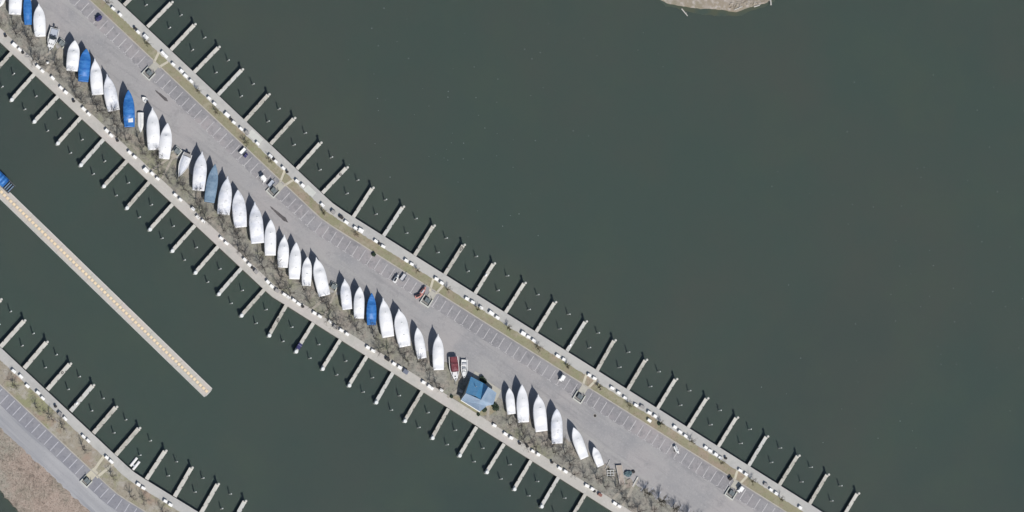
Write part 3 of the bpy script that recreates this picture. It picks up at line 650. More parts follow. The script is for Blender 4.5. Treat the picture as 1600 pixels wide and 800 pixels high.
MB().box((L * .8, -.1, 1.53), (.4, .4, .06)).build('hatch', 'boxdark', g)
# small white runabout beside it
g, L = place('runabout', (724.5, 591), (725.5, 562), 1.8); W = 2.2
tag(g, 'small uncovered white runabout between the maroon-canopied boat and the blue-roofed house', 'boat')
open_hull(g, L, W, 1.05, 'hull', .3, round_bow=2.4); trailer_under(g, L, W)
MB().box((L * .25, 0, 1.0), (.8, W * .7, .35), bev=.1).build('seat', 'seat', g)
MB().box((L * .5, 0, 1.1), (.9, W * .55, .5), bev=.15).build('console', 'hull', g)
MB().box((L * .52, 0, 1.4), (.1, W * .5, .3)).build('windscreen', 'glass', g)
MB().box((L * .76, 0, 1.12), (L * .25, W * .5, .12), bev=.05).build('foredeck', 'hull', g)
# upturned dinghy
def dinghy(bow, stern, wpx, label):
    g, L = place('upturned_dinghy', bow, stern, 1.6); W = wpx * .2; tag(g, label, 'dinghy')
    d = MB(); vs = []; fs = []
    for i in range(15):
        t = i / 14; w_ = W / 2 * (.93 if t < .5 else max(.04, .93 * (1 - ((t - .5) / .5) ** 2))); hh = .75 * (1 - .35 * max(0, t - .6) / .4)
        vs += [(t * L, -w_, .25), (t * L, -w_ * .8, .25 + hh * .7), (t * L, -.06, .25 + hh), (t * L, .06, .25 + hh), (t * L, w_ * .8, .25 + hh * .7), (t * L, w_, .25)]
    for i in range(14):
        for j in range(5): o = i * 6 + j; fs.append((o, o + 6, o + 7, o + 1))
    d.add(vs, fs); d.f.append((0, 1, 2, 3, 4, 5)); d.build('hull', 'hull', g)
    k = MB(); k.box((L * .45, 0, 1.03), (L * .7, .07, .07)); k.build('keel', 'greyf', g)
    b = MB(); b.box((L * .25, 0, .12), (.15, W, .24)); b.box((L * .7, 0, .12), (.15, W * .8, .24)); b.build('bearer', 'timber', g)
dinghy((220, 207), (219.7, 176), 11.6, 'small upturned white dinghy between the long blue boat and a large white boat')
dinghy((-2, 12), (7, -12), 12, 'upturned white dinghy at the very northwest end beside the dirt')
# pale thing with post behind the blue boat: a stack of kayaks' rack -> small skiff with outboard
g, L = place('skiff', (222, 152), (229.5, 158.5), 1.6); tag(g, 'tiny white skiff with black outboard between the long blue boat and the road', 'skiff')
open_hull(g, L, 1.5, .7, 'hull', .3); MB().box((L * .3, 0, .6), (.3, 1.2, .08)).build('bench', 'seat', g); MB().box((-.15, 0, .75), (.4, .4, .6), bev=.1).build('outboard', 'boxdark', g)

# ------------------------------------------------------------------ house with blue roof
def hp(x, y, z): return P(700 + x / 8.0, 550 + y / 8.0, z)
hc = hp(330, 520, 1.0)
H = empty('clubhouse', (hc.x, hc.y, 1.0)); tag(H, 'small house with blue metal cross-gabled roof beside the walkway', 'house')
def loc(v): return Vector(v) - Vector((hc.x, hc.y, 1.0))
ZE, ZR = 3.6, 5.4
r1a, r1b = hp(222, 517, ZR), hp(412, 600, ZR)
eA, eB = hp(288, 308, ZE), hp(442, 388, ZE)
sA, sB = hp(164, 598, ZE + .15), hp(402, 744, ZE + .15)
r2 = hp(503, 436, 5.6); wA, wB, wC = hp(607, 512, ZE - .1), hp(566, 655, ZE - .1), hp(484, 674, ZE)
vall = hp(346, 552, 5.15)
def roofpart(name, m, polys, parent):
    mb = MB()
    for pl in polys:
        pl = [loc(p) for p in pl]; n = (pl[1] - pl[0]).cross(pl[2] - pl[0]).normalized()
        if n.z < 0: pl = pl[::-1]
        k = len(pl); lo = [p - Vector((0, 0, .16)) for p in pl]
        mb.add(pl + lo, [tuple(range(k)), tuple(range(2 * k - 1, k - 1, -1))] + [((i + 1) % k, i, k + i, k + (i + 1) % k) for i in range(k)])
        # standing seams along the fall line
        up = Vector((0, 0, 1)); fall = (up - n * n.z); fall = fall.normalized() if fall.length > 1e-4 else Vector((0, 1, 0))
    return mb.build(name, m, parent)
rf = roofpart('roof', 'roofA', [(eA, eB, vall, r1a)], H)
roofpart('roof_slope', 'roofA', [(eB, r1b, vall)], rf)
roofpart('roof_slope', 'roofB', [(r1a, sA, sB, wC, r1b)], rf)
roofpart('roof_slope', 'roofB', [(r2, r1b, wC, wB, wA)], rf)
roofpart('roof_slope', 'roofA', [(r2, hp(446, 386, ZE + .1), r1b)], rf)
sm = MB()
def seam(a, b): sm.tube(loc(a) + Vector((0, 0, .03)), loc(b) + Vector((0, 0, .03)), .035, n=4)
for i in range(1, 11):
    t = i / 11; seam(eA.lerp(eB, t), r1a.lerp(vall, t))
for i in range(1, 15):
    t = i / 15; seam(sA.lerp(sB, t), r1a.lerp(r1b, t))
for i in range(1, 10):
    t = i / 10; seam(wA.lerp(wB, t), r2.lerp(r1b, t))
sm.build('standing_seams', 'roofB', rf)
rc = MB(); rc.tube(loc(r1a) + Vector((0, 0, .05)), loc(r1b) + Vector((0, 0, .05)), .1, n=6); rc.tube(loc(r1b) + Vector((0, 0, .05)), loc(r2) + Vector((0, 0, .05)), .1, n=6); rc.build('ridge_cap', 'roofB', rf)
gt = MB(); gd = (sB - sA).normalized(); gn = Vector((-gd.y, gd.x, 0)); gn = gn if gn.dot(sA - r1a) > 0 else -gn
gt.tube(loc(sA + gn * .12) - Vector((0, 0, .12)), loc(sB + gn * .12) - Vector((0, 0, .12)), .14, n=6); gt.build('gutter', 'trim', H)
foot = [eA, eB, wA, wB, wC, sB, sA]; cen = sum((Vector((p.x, p.y, 0)) for p in foot), Vector()) / len(foot)
fp = []
for p in foot: q = Vector((p.x, p.y, 0)); q = cen + (q - cen) * .9; fp.append((q.x - hc.x, q.y - hc.y))
wl = MB().prism(fp, 0, 2.38).build('wall', 'siding', H)
a2, b2 = Vector(fp[6]), Vector(fp[5])
dd = (b2 - a2).normalized(); nn_ = Vector((dd.y, -dd.x)); ang = math.atan2(dd.y, dd.x)
for t in (.2, .5, .8):
    q = a2.lerp(b2, t) + nn_ * .02
    if t == .5: MB().box((q.x, q.y, 1.05), (1.0, .08, 2.1), ang).build('door', 'roofA', H)
    else:
        wn = MB().box((q.x, q.y, 1.6), (1.5, .1, 1.1), ang).build('window', 'trim', H)
        q2 = q + nn_ * .04; MB().box((q2.x, q2.y, 1.6), (1.3, .06, .92), ang).build('pane', 'glass', wn)
ca, cb_ = loc(hp(350, 430, 5.0)), 0
MB().tube((ca.x, ca.y, 3.2), (ca.x, ca.y, 4.4), .12, n=8).build('vent_pipe', 'steel', H)
struct(poly('patio', 'apron', [(700 + x / 8, 550 + y / 8) for x, y in [(330, 235), (400, 270), (500, 365), (668, 478), (610, 600), (520, 690), (400, 700), (250, 520)]], .9, 1.05))
struct(poly('lawn', 'grass', [(700 + x / 8, 550 + y / 8) for x, y in [(40, 560), (110, 540), (180, 600), (400, 740), (480, 690), (600, 650), (640, 700), (520, 790), (430, 800), (380, 775)]], .9, 1.045, dense=3, jit=.4))
# cars' clutter near the house: round dark table set and evergreen shrubs
def shrub(px, py, r, h, label):
    b = P(px, py, 1.0 + h / 2); g = empty('evergreen_shrub', (b.x, b.y, 1.0)); tag(g, label, 'shrub')
    lf = MB(); rnd = random.Random(int(px * 7))
    for i in range(260):
        u = Vector((rnd.gauss(0, 1), rnd.gauss(0, 1), rnd.gauss(0, .8))).normalized() * rnd.uniform(.5, 1)
        c = Vector((u.x * r, u.y * r, h * .5 + u.z * h * .5)); s_ = rnd.uniform(.12, .26)
        e1 = Vector((rnd.uniform(-1, 1), rnd.uniform(-1, 1), rnd.uniform(-.6, .6))).normalized() * s_; e2 = e1.cross(Vector((rnd.uniform(-1, 1), rnd.uniform(-1, 1), 1))).normalized() * s_ * .7
        lf.add([c - e1, c + e2, c + e1, c - e2], [(0, 1, 2, 3)])
    lf.build('foliage', 'leaf', g)
    st_ = MB(); st_.tube((0, 0, 0), (0, 0, h * .6), .07, .03, 5)
    for k in range(5):
        t = k * 1.256; st_.tube((0, 0, h * .3), (math.cos(t) * r * .6, math.sin(t) * r * .6, h * .7), .035, .015, 4)
    st_.build('stem', 'bark', g)
shrub(753.5, 592, .9, 1.3, 'dark evergreen shrub in the notch of the house roof, roadside')
shrub(757.5, 596, .7, 1.0, 'small dark evergreen shrub touching the house wing, roadside')
shrub(775, 637, 1.1, 1.2, 'dark green shrub at the southeast corner of the house')
shrub(771, 632, .8, 1.1, 'low green shrub beside the house path, against the wing wall')
shrub(705.5, 619.5, .5, .6, 'small round shrub beside the walkway northwest of the house')
shrub(757, 640, .8, .9, 'olive shrub at the south corner of the house gutter')
shrub(747.5, 647.5, .45, .5, 'small shrub at the walkway edge below the house gutter')
shrub(584, 397.5, .65, .9, 'round dark shrub on the kerb of the parking row')
shrub(1030, 662, .5, .8, 'little dark shrub in the grass strip behind the double dock boxes')
# meters box against the house
bx = P(721, 611, 2); o = MB().box((0, 0, .6), (1.0, .7, 1.2), bev=.08).build('utility_cabinet', 'boxgrey', loc=(bx.x, bx.y, 1.0), rz=-.5); tag(o, 'grey utility cabinet at the northwest wall of the blue-roofed house', 'cabinet')
MB().box((0, -.36, .6), (.7, .03, .9)).build('door', 'greyf', o)

# ------------------------------------------------------------------ trash pads and dumpsters
def dumpster_proto():
    g = empty('dumpster', (0, 0, 0)); b = MB()
    b.add([(-.8, -.6, .12), (.8, -.6, .12), (.8, .6, .12), (-.8, .6, .12), (-.95, -.75, 1.25), (.95, -.75, 1.25), (.95, .75, 1.45), (-.95, .75, 1.45)], [(3, 2, 1, 0), (4, 5, 6, 7), (0, 1, 5, 4), (1, 2, 6, 5), (2, 3, 7, 6), (3, 0, 4, 7)])
    b.build('body', 'dump', g)
    for sx in (-1, 1):
        l = MB(); l.add([(sx * .03, -.8, 1.28), (sx * .93, -.8, 1.28), (sx * .93, .75, 1.49), (sx * .03, .75, 1.49), (sx * .03, -.8, 1.33), (sx * .93, -.8, 1.33), (sx * .93, .75, 1.54), (sx * .03, .75, 1.54)], [(0, 1, 2, 3), (7, 6, 5, 4), (0, 4, 5, 1), (1, 5, 6, 2), (2, 6, 7, 3), (3, 7, 4, 0)])
        l.build('lid', 'dumplid', g)
        MB().box((sx * 1.0, 0, .95), (.1, .9, .14)).build('lift_pocket', 'dump', g)
    return g
D0 = dumpster_proto(); dfirst = True
def enclosure(px, py, n, label, dl, w_=3.0, dep=2.6):
    """low concrete U-wall round a dumpster; n = image direction towards the road"""
    global dfirst
    b = P(px, py, 1.6); q = P(px + n[0], py + n[1], 1.6) - b; rz = math.atan2(q.y, q.x) - math.pi / 2
    g = empty('trash_enclosure', (b.x, b.y, 1.0), rz); tag(g, label, 'trash enclosure', 'trash enclosures on the lot')
    for nm, c, s in (('side_wall', (-w_ / 2, 0, .25), (.34, dep, .5)), ('side_wall', (w_ / 2, 0, .25), (.34, dep, .5)), ('end_wall', (0, dep / 2 + .18, .25), (w_ + .34, .34, .5))):
        MB().box(c, s, bev=.04).build(nm, 'slab', g)
    MB().box((0, 0, .04), (w_ - .3, dep - .02, .08)).build('pad', 'padm', g)
    pst = MB()
    for sx in (-1, 1): pst.tube((sx * (w_ / 2 - .25), -dep / 2 + .1, .05), (sx * (w_ / 2 - .25), -dep / 2 + .1, 1.5), .07, n=8)
    pst.build('gate_post', 'yellow', g)
    d = D0 if dfirst else copy_tree(D0); dfirst = False
    d.location = (b.x, b.y, 1.082); d.rotation_euler.z = rz; d.scale = (.88, .88, .8)
    tag(d, dl, 'dumpster', 'dumpsters in trash enclosures')
nA, nB = (-.687, .727), (-.53, .85)
WHERE = ['northernmost', 'second', 'third', 'fourth', 'southernmost']
for i, (e, n) in enumerate(zip(ENC_NE, (nA, nA, nB, nB, nB))):
    near = ['fourth', 'eighth', 'thirteenth', 'eighteenth', 'twenty-third'][i]
    enclosure(e[0], e[1], n, 'low pale walled trash enclosure on the parking row opposite the %s lake finger pier' % near, 'dark two-lid dumpster in the parking-row enclosure opposite the %s lake finger pier' % near)
enclosure(135.5, 751.5, nA, 'low pale trash enclosure on the corner pier parking row', 'dark two-lid dumpster on the corner pier parking row', 2.6, 2.2)
enclosure(96, 68, (.6, -.8), 'trash enclosure beside the open white motorboat', 'dark two-lid dumpster beside the open white motorboat', 2.3, 1.9)
enclosure(276.5, 236.5, (.62, -.78), 'trash enclosure wedged behind the boat with loose white cover', 'dark two-lid dumpster behind the boat with loose white cover', 2.2, 1.9)
enclosure(521, 448, (.45, -.9), 'trash enclosure in the gap halfway along the covered boats', 'dark two-lid dumpster in the gap halfway along the covered boats', 2.2, 1.9)

# ------------------------------------------------------------------ vehicles and clutter in the parking row
def golf_cart(px, py, ang, label):
    b = P(px, py, 2.5); g = empty('golf_cart', (b.x, b.y, 1.0), ang); tag(g, label, 'golf cart')
    MB().box((0, 0, .42), (2.2, 1.1, .28), bev=.08).build('chassis', 'hull', g)
    MB().box((.75, 0, .7), (.6, 1.05, .35), bev=.12).build('cowl', 'hull', g)
    MB().box((-.35, 0, .72), (.6, 1.0, .3), bev=.06).build('seat', 'seat', g); MB().box((-.65, 0, 1.0), (.12, 1.0, .5)).build('seat_back', 'seat', g)
    MB().box((-.1, 0, 1.82), (1.65, 1.2, .09), bev=.04).build('canopy', 'lid', g)
    ps = MB()
    for sx in (-.8, .6):
        for sy in (-.5, .5): ps.tube((sx, sy, .5), (sx, sy, 1.78), .03, n=5)
    ps.build('canopy_post', 'steel', g)
    for sx in (-.7, .75):
        for sy in (-1, 1): MB().tube((sx, sy * .42, .25), (sx, sy * .58, .25), .25, n=12).build('wheel', 'rubber', g)
golf_cart(412, 278.5, -.9, 'white-roofed golf cart beside the second parking-row trash enclosure')
golf_cart(879.5, 590, 1.0, 'white golf cart in the stalls near the fourth trash enclosure')
golf_cart(1158.5, 764, .9, 'pale golf cart beside the southernmost parking-row trash enclosure')
def utility_trailer(px, py, ang, label, bedm='greyf'):
    b = P(px, py, 1.6); g = empty('utility_trailer', (b.x, b.y, 1.0), ang); tag(g, label, 'trailer')
    MB().box((0, 0, .5), (2.4, 1.2, .1)).build('bed', bedm, g)
    sd_ = MB(); sd_.box((0, .62, .7), (2.4, .05, .35)); sd_.box((0, -.62, .7), (2.4, .05, .35)); sd_.box((-1.2, 0, .7), (.05, 1.2, .35)); sd_.build('side_board', 'steel', g)
    MB().box((1.7, 0, .45), (1.1, .1, .1)).build('drawbar', 'steel', g)
    for sy in (-1, 1): MB().tube((-.2, sy * .68, .3), (-.2, sy * .86, .3), .3, n=12).build('wheel', 'rubber', g)
utility_trailer(423.5, 287, .87, 'pale flat utility trailer between the golf cart and trash enclosure')
def jet_ski(px, py, ang, label, hm, sm_):
    b = P(px, py, 1.8); g = empty('jet_ski', (b.x, b.y, 1.0), ang); tag(g, label, 'jet ski'); 
    d = MB(); vs = []; fs = []
    for i in range(11):
        t = i / 10; x = -1.4 + 2.8 * t; w_ = .55 * (1 if t < .5 else max(.06, 1 - ((t - .5) / .5) ** 2))
        vs += [(x, -w_ * .5, .5), (x, -w_, .78), (x, -w_ * .55, .95 + .12 * t), (x, w_ * .55, .95 + .12 * t), (x, w_, .78), (x, w_ * .5, .5)]
    for i in range(10):
        for j in range(6): o = i * 6 + j; q = i * 6 + (j + 1) % 6; fs.append((o, o + 6, q + 6, q))
    d.add(vs, fs); d.f.append((0, 1, 2, 3, 4, 5)); d.build('hull', hm, g)
    MB().box((-.45, 0, 1.1), (1.3, .42, .35), bev=.1).build('seat', sm_, g)
    MB().box((.35, 0, 1.2), (.5, .5, .4), bev=.14).build('cowl', hm, g)
    MB().tube((.3, -.45, 1.45), (.3, .45, 1.45), .035, n=5).build('handlebar', 'rubber', g)
    t = MB()
    for sy in (-1, 1): t.box((0, sy * .3, .4), (2.6, .08, .1))
    t.box((0, 0, .32), (.1, 1.3, .08)); t.box((1.7, 0, .38), (.9, .08, .08)); t.build('trailer_frame', 'steel', g)
    for sy in (-1, 1): MB().tube((0, sy * .6, .25), (0, sy * .75, .25), .25, n=12).build('wheel', 'rubber', g)
jet_ski(661.5, 453.5, .95, 'red and white jet ski on a trailer beside the third trash enclosure', 'red', 'seat')
jet_ski(655, 462, .4, 'dull red jet ski nearest the road beside the third trash enclosure', 'red', 'boxdark')
jet_ski(619, 435, 1.0, 'white jet ski with black seat on a trailer in the parking row', 'hull', 'boxdark')
utility_trailer(630, 433.5, .95, 'pale utility trailer parked beside the white jet ski', 'seat')
utility_trailer(379.5, 236.5, .8, 'white-decked utility trailer in the stalls northwest of the second trash enclosure', 'lid')
b = P(384, 242.5, 1.5); o = MB().box((0, 0, .35), (1.3, .9, .7), bev=.1).build('tarp_bundle', 'navy', loc=(b.x, b.y, 1.008), rz=.9); tag(o, 'small navy tarped crate beside the white-decked utility trailer', 'tarped crate'); MB().tube((0, -.46, .7), (0, .46, .7), .025, n=5).build('strap', 'seat', o)
jet_ski(1057.5, 703, -1.05, 'lone white jet ski on a trailer near the kerb of the parking row', 'hull', 'seat')
# navy tarped motorcycle
b = P(154, 28.5, 1.6); g = empty('covered_motorcycle', (b.x, b.y, 1.0), .75); tag(g, 'motorcycle under a rumpled navy tarp in the northwest parking row', 'motorcycle')
MB().blob((0, 0, .75), (1.15, .75, .65), 14, 9, .22).build('tarp', 'navy', g)
for sx in (-.95, .95): MB().tube((sx, -.08, .3), (sx, .08, .3), .3, n=12).build('wheel', 'rubber', g)
# bins at the southern enclosure
b = P(1141, 747.6, 1.5); o = MB().box((0, 0, .5), (1.1, .9, 1.0), bev=.08).build('bin', 'boxdark', loc=(b.x, b.y, 1.01), rz=.8); tag(o, 'black bin at the kerb beside the southernmost trash enclosure', 'bin'); MB().box((0, 0, 1.04), (1.15, .95, .08), bev=.03).build('lid', 'iron', o)
# tar streaks and manhole
def tarpatch(a, b, wd):
    a, b = Vector(a), Vector(b); d = (b - a); n = Vector((-d.y, d.x)).normalized(); pts = []
    prof = [(0, .02), (.12, .38), (.3, .55), (.5, .75), (.68, .8), (.8, 1), (.9, .55), (1, .1)]
    pts = [a + d * t + n * wd * k * .5 for t, k in prof] + [a + d * t - n * wd * k * .5 for t, k in prof[::-1]]
    return struct(poly('tar_patch', 'tar', pts, .99, 1.006, dense=1.2, jit=.25))
tarpatch((242, 140.5), (262.5, 158.5), 5.2); tarpatch((421.5, 322), (450, 347.5), 6)
def disc(name, px, py, r, m, label):
    b = P(px, py, 1.0); g = MB().tube((0, 0, 0), (0, 0, .012), r, n=20).build(name, 'kerb', loc=(b.x, b.y, 1.0)); tag(g, label, name.replace('_', ' '))
    MB().tube((0, 0, .013), (0, 0, .022), r * .82, n=20).build('grate', m, g)
disc('manhole_cover', 929.7, 649.5, .55, 'iron', 'dark round manhole cover in the road near the last covered boats')
# gangway and clutter at the south-east end
ga = [P(962.5, 727, 1.7), P(972, 726.5, 1.7), P(976.7, 758, 1.7), P(968.5, 758, 1.7)]
g0 = ga[0]; g = empty('gangway', (g0.x, g0.y, 1.0)); tag(g, 'long brownish gangway section laid on the ground beyond the last covered boat', 'gangway')
pts = [(p.x - g0.x, p.y - g0.y) for p in ga]
MB().prism(pts, .35, .65).build('deck', 'grang', g)
for (i, j) in ((0, 3), (1, 2)):
    a = Vector((pts[i][0], pts[i][1], .72)); b_ = Vector((pts[j][0], pts[j][1], .72)); MB().tube(a, b_, .08, n=6).build('side_rail', 'dkedge', g)
bl_ = MB()
for t in (.15, .8):
    a = Vector(pts[0]).lerp(Vector(pts[3]), t); b_ = Vector(pts[1]).lerp(Vector(pts[2]), t); m_ = (a + b_) / 2; bl_.box((m_.x, m_.y, .17), (2.0, .3, .34))
bl_.build('bearer', 'timber', g)
for k, (px, py) in enumerate([(965.8, 724), (970, 724.5)]):
    pass
b = P(954, 739, 1.5); g = empty('boat_trailer', (b.x, b.y, 1.0), .05); tag(g, 'empty white-framed boat trailer beside the long brownish gangway', 'trailer')
t = MB()
for sy in (-1, 0, 1): t.box((0, sy * .8, .5), (2.4, .12, .12))
for sx in (-1, 0, 1): t.box((sx * 1.1, 0, .38), (.12, 1.9, .1))
t.build('frame', 'hull', g)
for sy in (-1, 1): MB().tube((-.4, sy * .95, .3), (-.4, sy * 1.12, .3), .3, n=12).build('wheel', 'rubber', g)
MB().box((1.8, 0, .45), (1.3, .1, .1)).build('drawbar', 'steel', g)
for (a, b_, lb) in [((953, 718.5), (946, 732.5), 'long pale aluminium mast lying behind the empty boat trailer'), ((997, 745), (988.5, 760), 'pale square timber beam across the stacked pallets')]:
    pa, pb = P(a[0], a[1], 1.3), P(b_[0], b_[1], 1.3); d = (pb - pa); dl = d.length
    big = 'beam' in lb
    o = MB().box((dl / 2, 0, .16), (dl, .45 if big else .16, .3 if big else .16), bev=.03).build('timber_beam' if big else 'mast', 'dkedge', loc=(pa.x, pa.y, 1.0 if not big else 1.03), rz=math.atan2(d.y, d.x)); tag(o, lb, 'beam' if big else 'mast')
    if not big: MB().box((dl * .6, 0, .28), (.1, 1.1, .08)).build('spreader', 'steel', o)
b = P(982, 740, 1.6); o = MB().blob((0, 0, .35), (1.35, .95, .45), 14, 8, .3).build('tarp_pile', 'teal', loc=(b.x, b.y, 1.0)); tag(o, 'dark teal tarp heap between the gangway and pale beam', 'tarp heap')
b = P(990, 737, 1.6); o = MB().blob((0, 0, .25), (.6, .5, .3), 12, 7, .25).build('tarp_pile', 'boxdark', loc=(b.x, b.y, 1.0)); tag(o, 'small black tarp heap next to the dark teal heap', 'tarp heap')
pal0 = None
for k, (px, py, a) in enumerate([(983, 752, .5), (986, 757, .9), (981.5, 759, .2)]):
    b = P(px, py, 1.2); g = empty('pallet', (b.x, b.y, 1.03), a); tag(g, ['weathered pallet nearest the dark teal tarp heap', 'weathered pallet beside the pale beam end', 'weathered pallet at the foot of the gangway'][k], 'pallet', 'weathered pallets')
    t = MB()
    for i in range(6): t.box((-.6 + i * .24, 0, .2), (.16, 1.2, .03))
    t.build('top_boards', 'grang', g)
    t = MB()
    for i in (-1, 0, 1): t.box((0, i * .55, .092), (1.35, .1, .18))
    t.build('bearer', 'timber', g)
# hand cart and stuff behind north-west trash pad
b = P(74.5, 97.5, 1.5); o = MB().blob((0, 0, .35), (.5, .45, .4), 12, 8, .1).build('buoy', 'lid', loc=(b.x, b.y, 1.03)); tag(o, 'round white buoy lying in the fork of the northwest dirt paths', 'buoy'); MB().tube((0, 0, .7), (0, 0, .95), .08, n=8).build('eye', 'steel', o)
# navy tarp on the finger
pf = sw_f[13]; rr, tt = Vector(pf[0]), Vector(pf[1]); q = rr.lerp(tt, .84); b = P(q.x, q.y, 1.1); d = P(tt.x, tt.y, 1) - P(rr.x, rr.y, 1)
o = MB().box((0, 0, .2), (1.9, 1.34, .4), bev=.14).build('tarp_bundle', 'navy', loc=(b.x, b.y, .985), rz=math.atan2(d.y, d.x)); tag(o, 'folded navy tarp across the outer end of a basin finger pier', 'tarp')
MB().tube((-.3, -.66, .41), (-.3, .66, .41), .03, n=5).build('strap', 'seat', o)

def on_finger(fl, i, fr, side=0):
    r_, t_ = fl[i]; a = P(r_[0], r_[1], 1.0); b = P(t_[0], t_[1], 1.0); d = (b - a).normalized()
    p = a.lerp(b, fr) + Vector((-d.y, d.x, 0)) * side; return p, math.atan2(d.y, d.x)
for fl, i, fr, nm in ((ne_f, 13, .62, 'thirteenth'), (ne_f, 16, .2, ''), (bl_f, 4, .3, '')):
    p, rz = on_finger(fl, i, fr, .15); g = empty('boarding_step', (p.x, p.y, .975), rz)
    tag(g, 'small white boarding step standing on the %s %s finger pier' % (ORD[i], 'lake' if fl is ne_f else 'corner pier'), 'step', 'boarding steps on finger piers')
    MB().box((0, 0, .12), (.8, .55, .24), bev=.03).build('lower_tread', 'lid', g); MB().box((-.1, .12, .36), (.6, .3, .235), bev=.03).build('upper_tread', 'lid', g)
def coil(fl, i, fr, sx, what):
    p, rz = on_finger(fl, i, fr); mb = MB()
    for k in range(40):
        t0, t1 = k * .47, (k + 1) * .47; r0 = .34 - .002 * k; mb.tube((math.cos(t0) * r0 * sx, math.sin(t0) * r0, .04 + k * .003), (math.cos(t1) * r0 * sx, math.sin(t1) * r0, .04 + k * .003), .045, n=5, caps=False)
    o = mb.build('hose_coil', 'rubber', loc=(p.x, p.y, .98), rz=rz); tag(o, what, 'hose', 'coiled hoses on finger piers')
coil(ne_f, 12, .9, 2.2, 'long dark hose loop at the tip of the thirteenth lake finger pier')
coil(ne_f, 8, .76, 1.2, 'dark hose coil near the tip of the ninth lake finger pier')
coil(sw_f, 12, .5, 1.6, 'dark hose coil midway on the thirteenth basin finger pier')
coil(bl_f, 3, .68, 1.2, 'dark hose coil on the fourth corner pier finger')

# ------------------------------------------------------------------ long floating dock
fa = [Vector((-120, 181)), Vector((326, 613.5))]
n = Vector((.685, -.729)); pa = P(fa[0].x, fa[0].y, .6); pb = P(fa[1].x, fa[1].y, .6)
d = pb - pa; L = d.length; rz = math.atan2(d.y, d.x)
FD = empty('floating_dock', (pa.x, pa.y, WZ), rz); tag(FD, 'long straight floating dock with a row of cream panels down its middle', 'floating dock')
WD = 3.4
for sy in (-1, 1):
    t = MB(); k = int(L / 6.2)
    for i in range(k): t.box((L * (i + .5) / k, sy * (WD / 4 + .2), .3), (L / k - .06, WD / 2 - .55, .6))
    t.build('deck', 'dkpink', FD)
    MB().box((L / 2, sy * (WD / 2 - .02), .34), (L, .2, .66)).build('rub_rail', 'dkedge', FD)
MB().box((L / 2 - .02, 0, .25), (L - .1, 1.05, .5)).build('centre_beam', 'dkpink', FD)
pm = MB().box((0, 0, .08), (.88, .82, .16), bev=.03).mesh('float_panel', 'cream')
NV = 0; xx = L - .75
while xx > 0 and NV < 100:
    if True:
        o = bpy.data.objects.new('float_panel', pm); COL.objects.link(o); o.parent = FD; o.location = (xx, random.uniform(-.03, .03), .505); o.rotation_euler.z = random.uniform(-.04, .04)
    xx -= 1.31; NV += 1
MB().box((L + .12, 0, .3), (.26, WD * .55, .5)).build('end_fender', 'dkedge', FD)
for sy in (-1, 1): MB().tube((L + .05, sy * WD * .36, -1), (L + .05, sy * WD * .36, .8), .16, n=8).build('end_pile', 'dkedge', FD)
# boat with blue canopy moored on it
g, LB = place('pontoon_boat', (-26, 254), (18.5, 297), .6, WZ); LB = max(LB, 8)
tag(g, 'moored boat with ribbed bright blue canopy and dark stern at the long floating dock', 'boat')
WB = 3.1
for sy in (-1, 1): MB().tube((-LB * 0 + .0, sy * 1.05, .25), (LB, sy * 1.05, .25), .42, .36, 10).build('pontoon', 'steel', g)
MB().box((LB / 2, 0, .75), (LB, WB, .14)).build('deck', 'boxdark', g)
t = MB(); vs = []; fs = []
for i in range(16):
    x = 2.6 + (LB - 2.9) * i / 15; r_ = .12 if i % 2 else 0
    vs += [(x, -WB / 2, 1.7 - r_), (x, -WB * .3, 2.25 - r_), (x, 0, 2.42 - r_), (x, WB * .3, 2.25 - r_), (x, WB / 2, 1.7 - r_)]
for i in range(15):
    for j in range(4): o = i * 5 + j; fs.append((o, o + 5, o + 6, o + 1))
t.add(vs, fs); t.build('canopy', 'blue', g)
for x in (2.6, LB - .4):
    for sy in (-1, 1): MB().tube((x, sy * WB * .48, .8), (x, sy * WB * .48, 1.7), .04, n=5).build('canopy_post', 'steel', g)
for x in (.5, 1.3, 2.0): MB().box((x, 0, 1.0), (.35, WB * .8, .4), bev=.06).build('bench', 'slate', g)
rl = MB()
for sy in (-1, 1): rl.tube((0, sy * WB * .49, 1.35), (LB, sy * WB * .49, 1.35), .03, n=5)
rl.build('rail', 'steel', g)
# twin white floats by the corner pier
a = P(206, 731, .4); b = P(216.5, 718, .4); d = b - a
g = empty('jet_ski_float', (a.x, a.y, WZ), math.atan2(d.y, d.x)); tag(g, 'pair of slim white drive-on floats moored at the corner pier walkway', 'float')
for sy in (-.65, .65):
    MB().box((d.length / 2 + (.2 if sy > 0 else -.2), sy, .25), (d.length, .75, .6), bev=.12).build('float_tube', 'box', g)
MB().box((d.length * .3, 0, .3), (.5, .5, .2)).build('cross_beam', 'greyf', g)

# ------------------------------------------------------------------ spit: driftwood
def logthing(a, b, r, z, label):
    pa, pb = P(a[0], a[1], z), P(b[0], b[1], z); d = pb - pa
    o = MB().tube((0, 0, 0), (d.length, 0, 0), r, r * .7, 7).build('driftwood_log', 'drift', loc=(pa.x, pa.y, z), rz=math.atan2(d.y, d.x)); tag(o, label, 'log', 'driftwood around the sand spit')
    MB().tube((d.length * .6, 0, 0), (d.length * .72, r * 2.2, r), r * .4, r * .2, 5).build('branch_stub', 'drift', o)
logthing((1065, 13.5), (1074.5, 25), .2, WZ + .1, 'thin bleached log floating in the water off the sand spit')
logthing((1204.5, 8), (1204, -2), .3, .3, 'short pale log at the east tip of the sand spit')
logthing((1178, 10.5), (1187, 8), .22, .2, 'stubby pale log at the sand spit waterline near its east tip')
logthing((1147, 15.5), (1160, 10), .16, .27, 'slim curved log on the lowest point of the sand spit')
rk = MB()
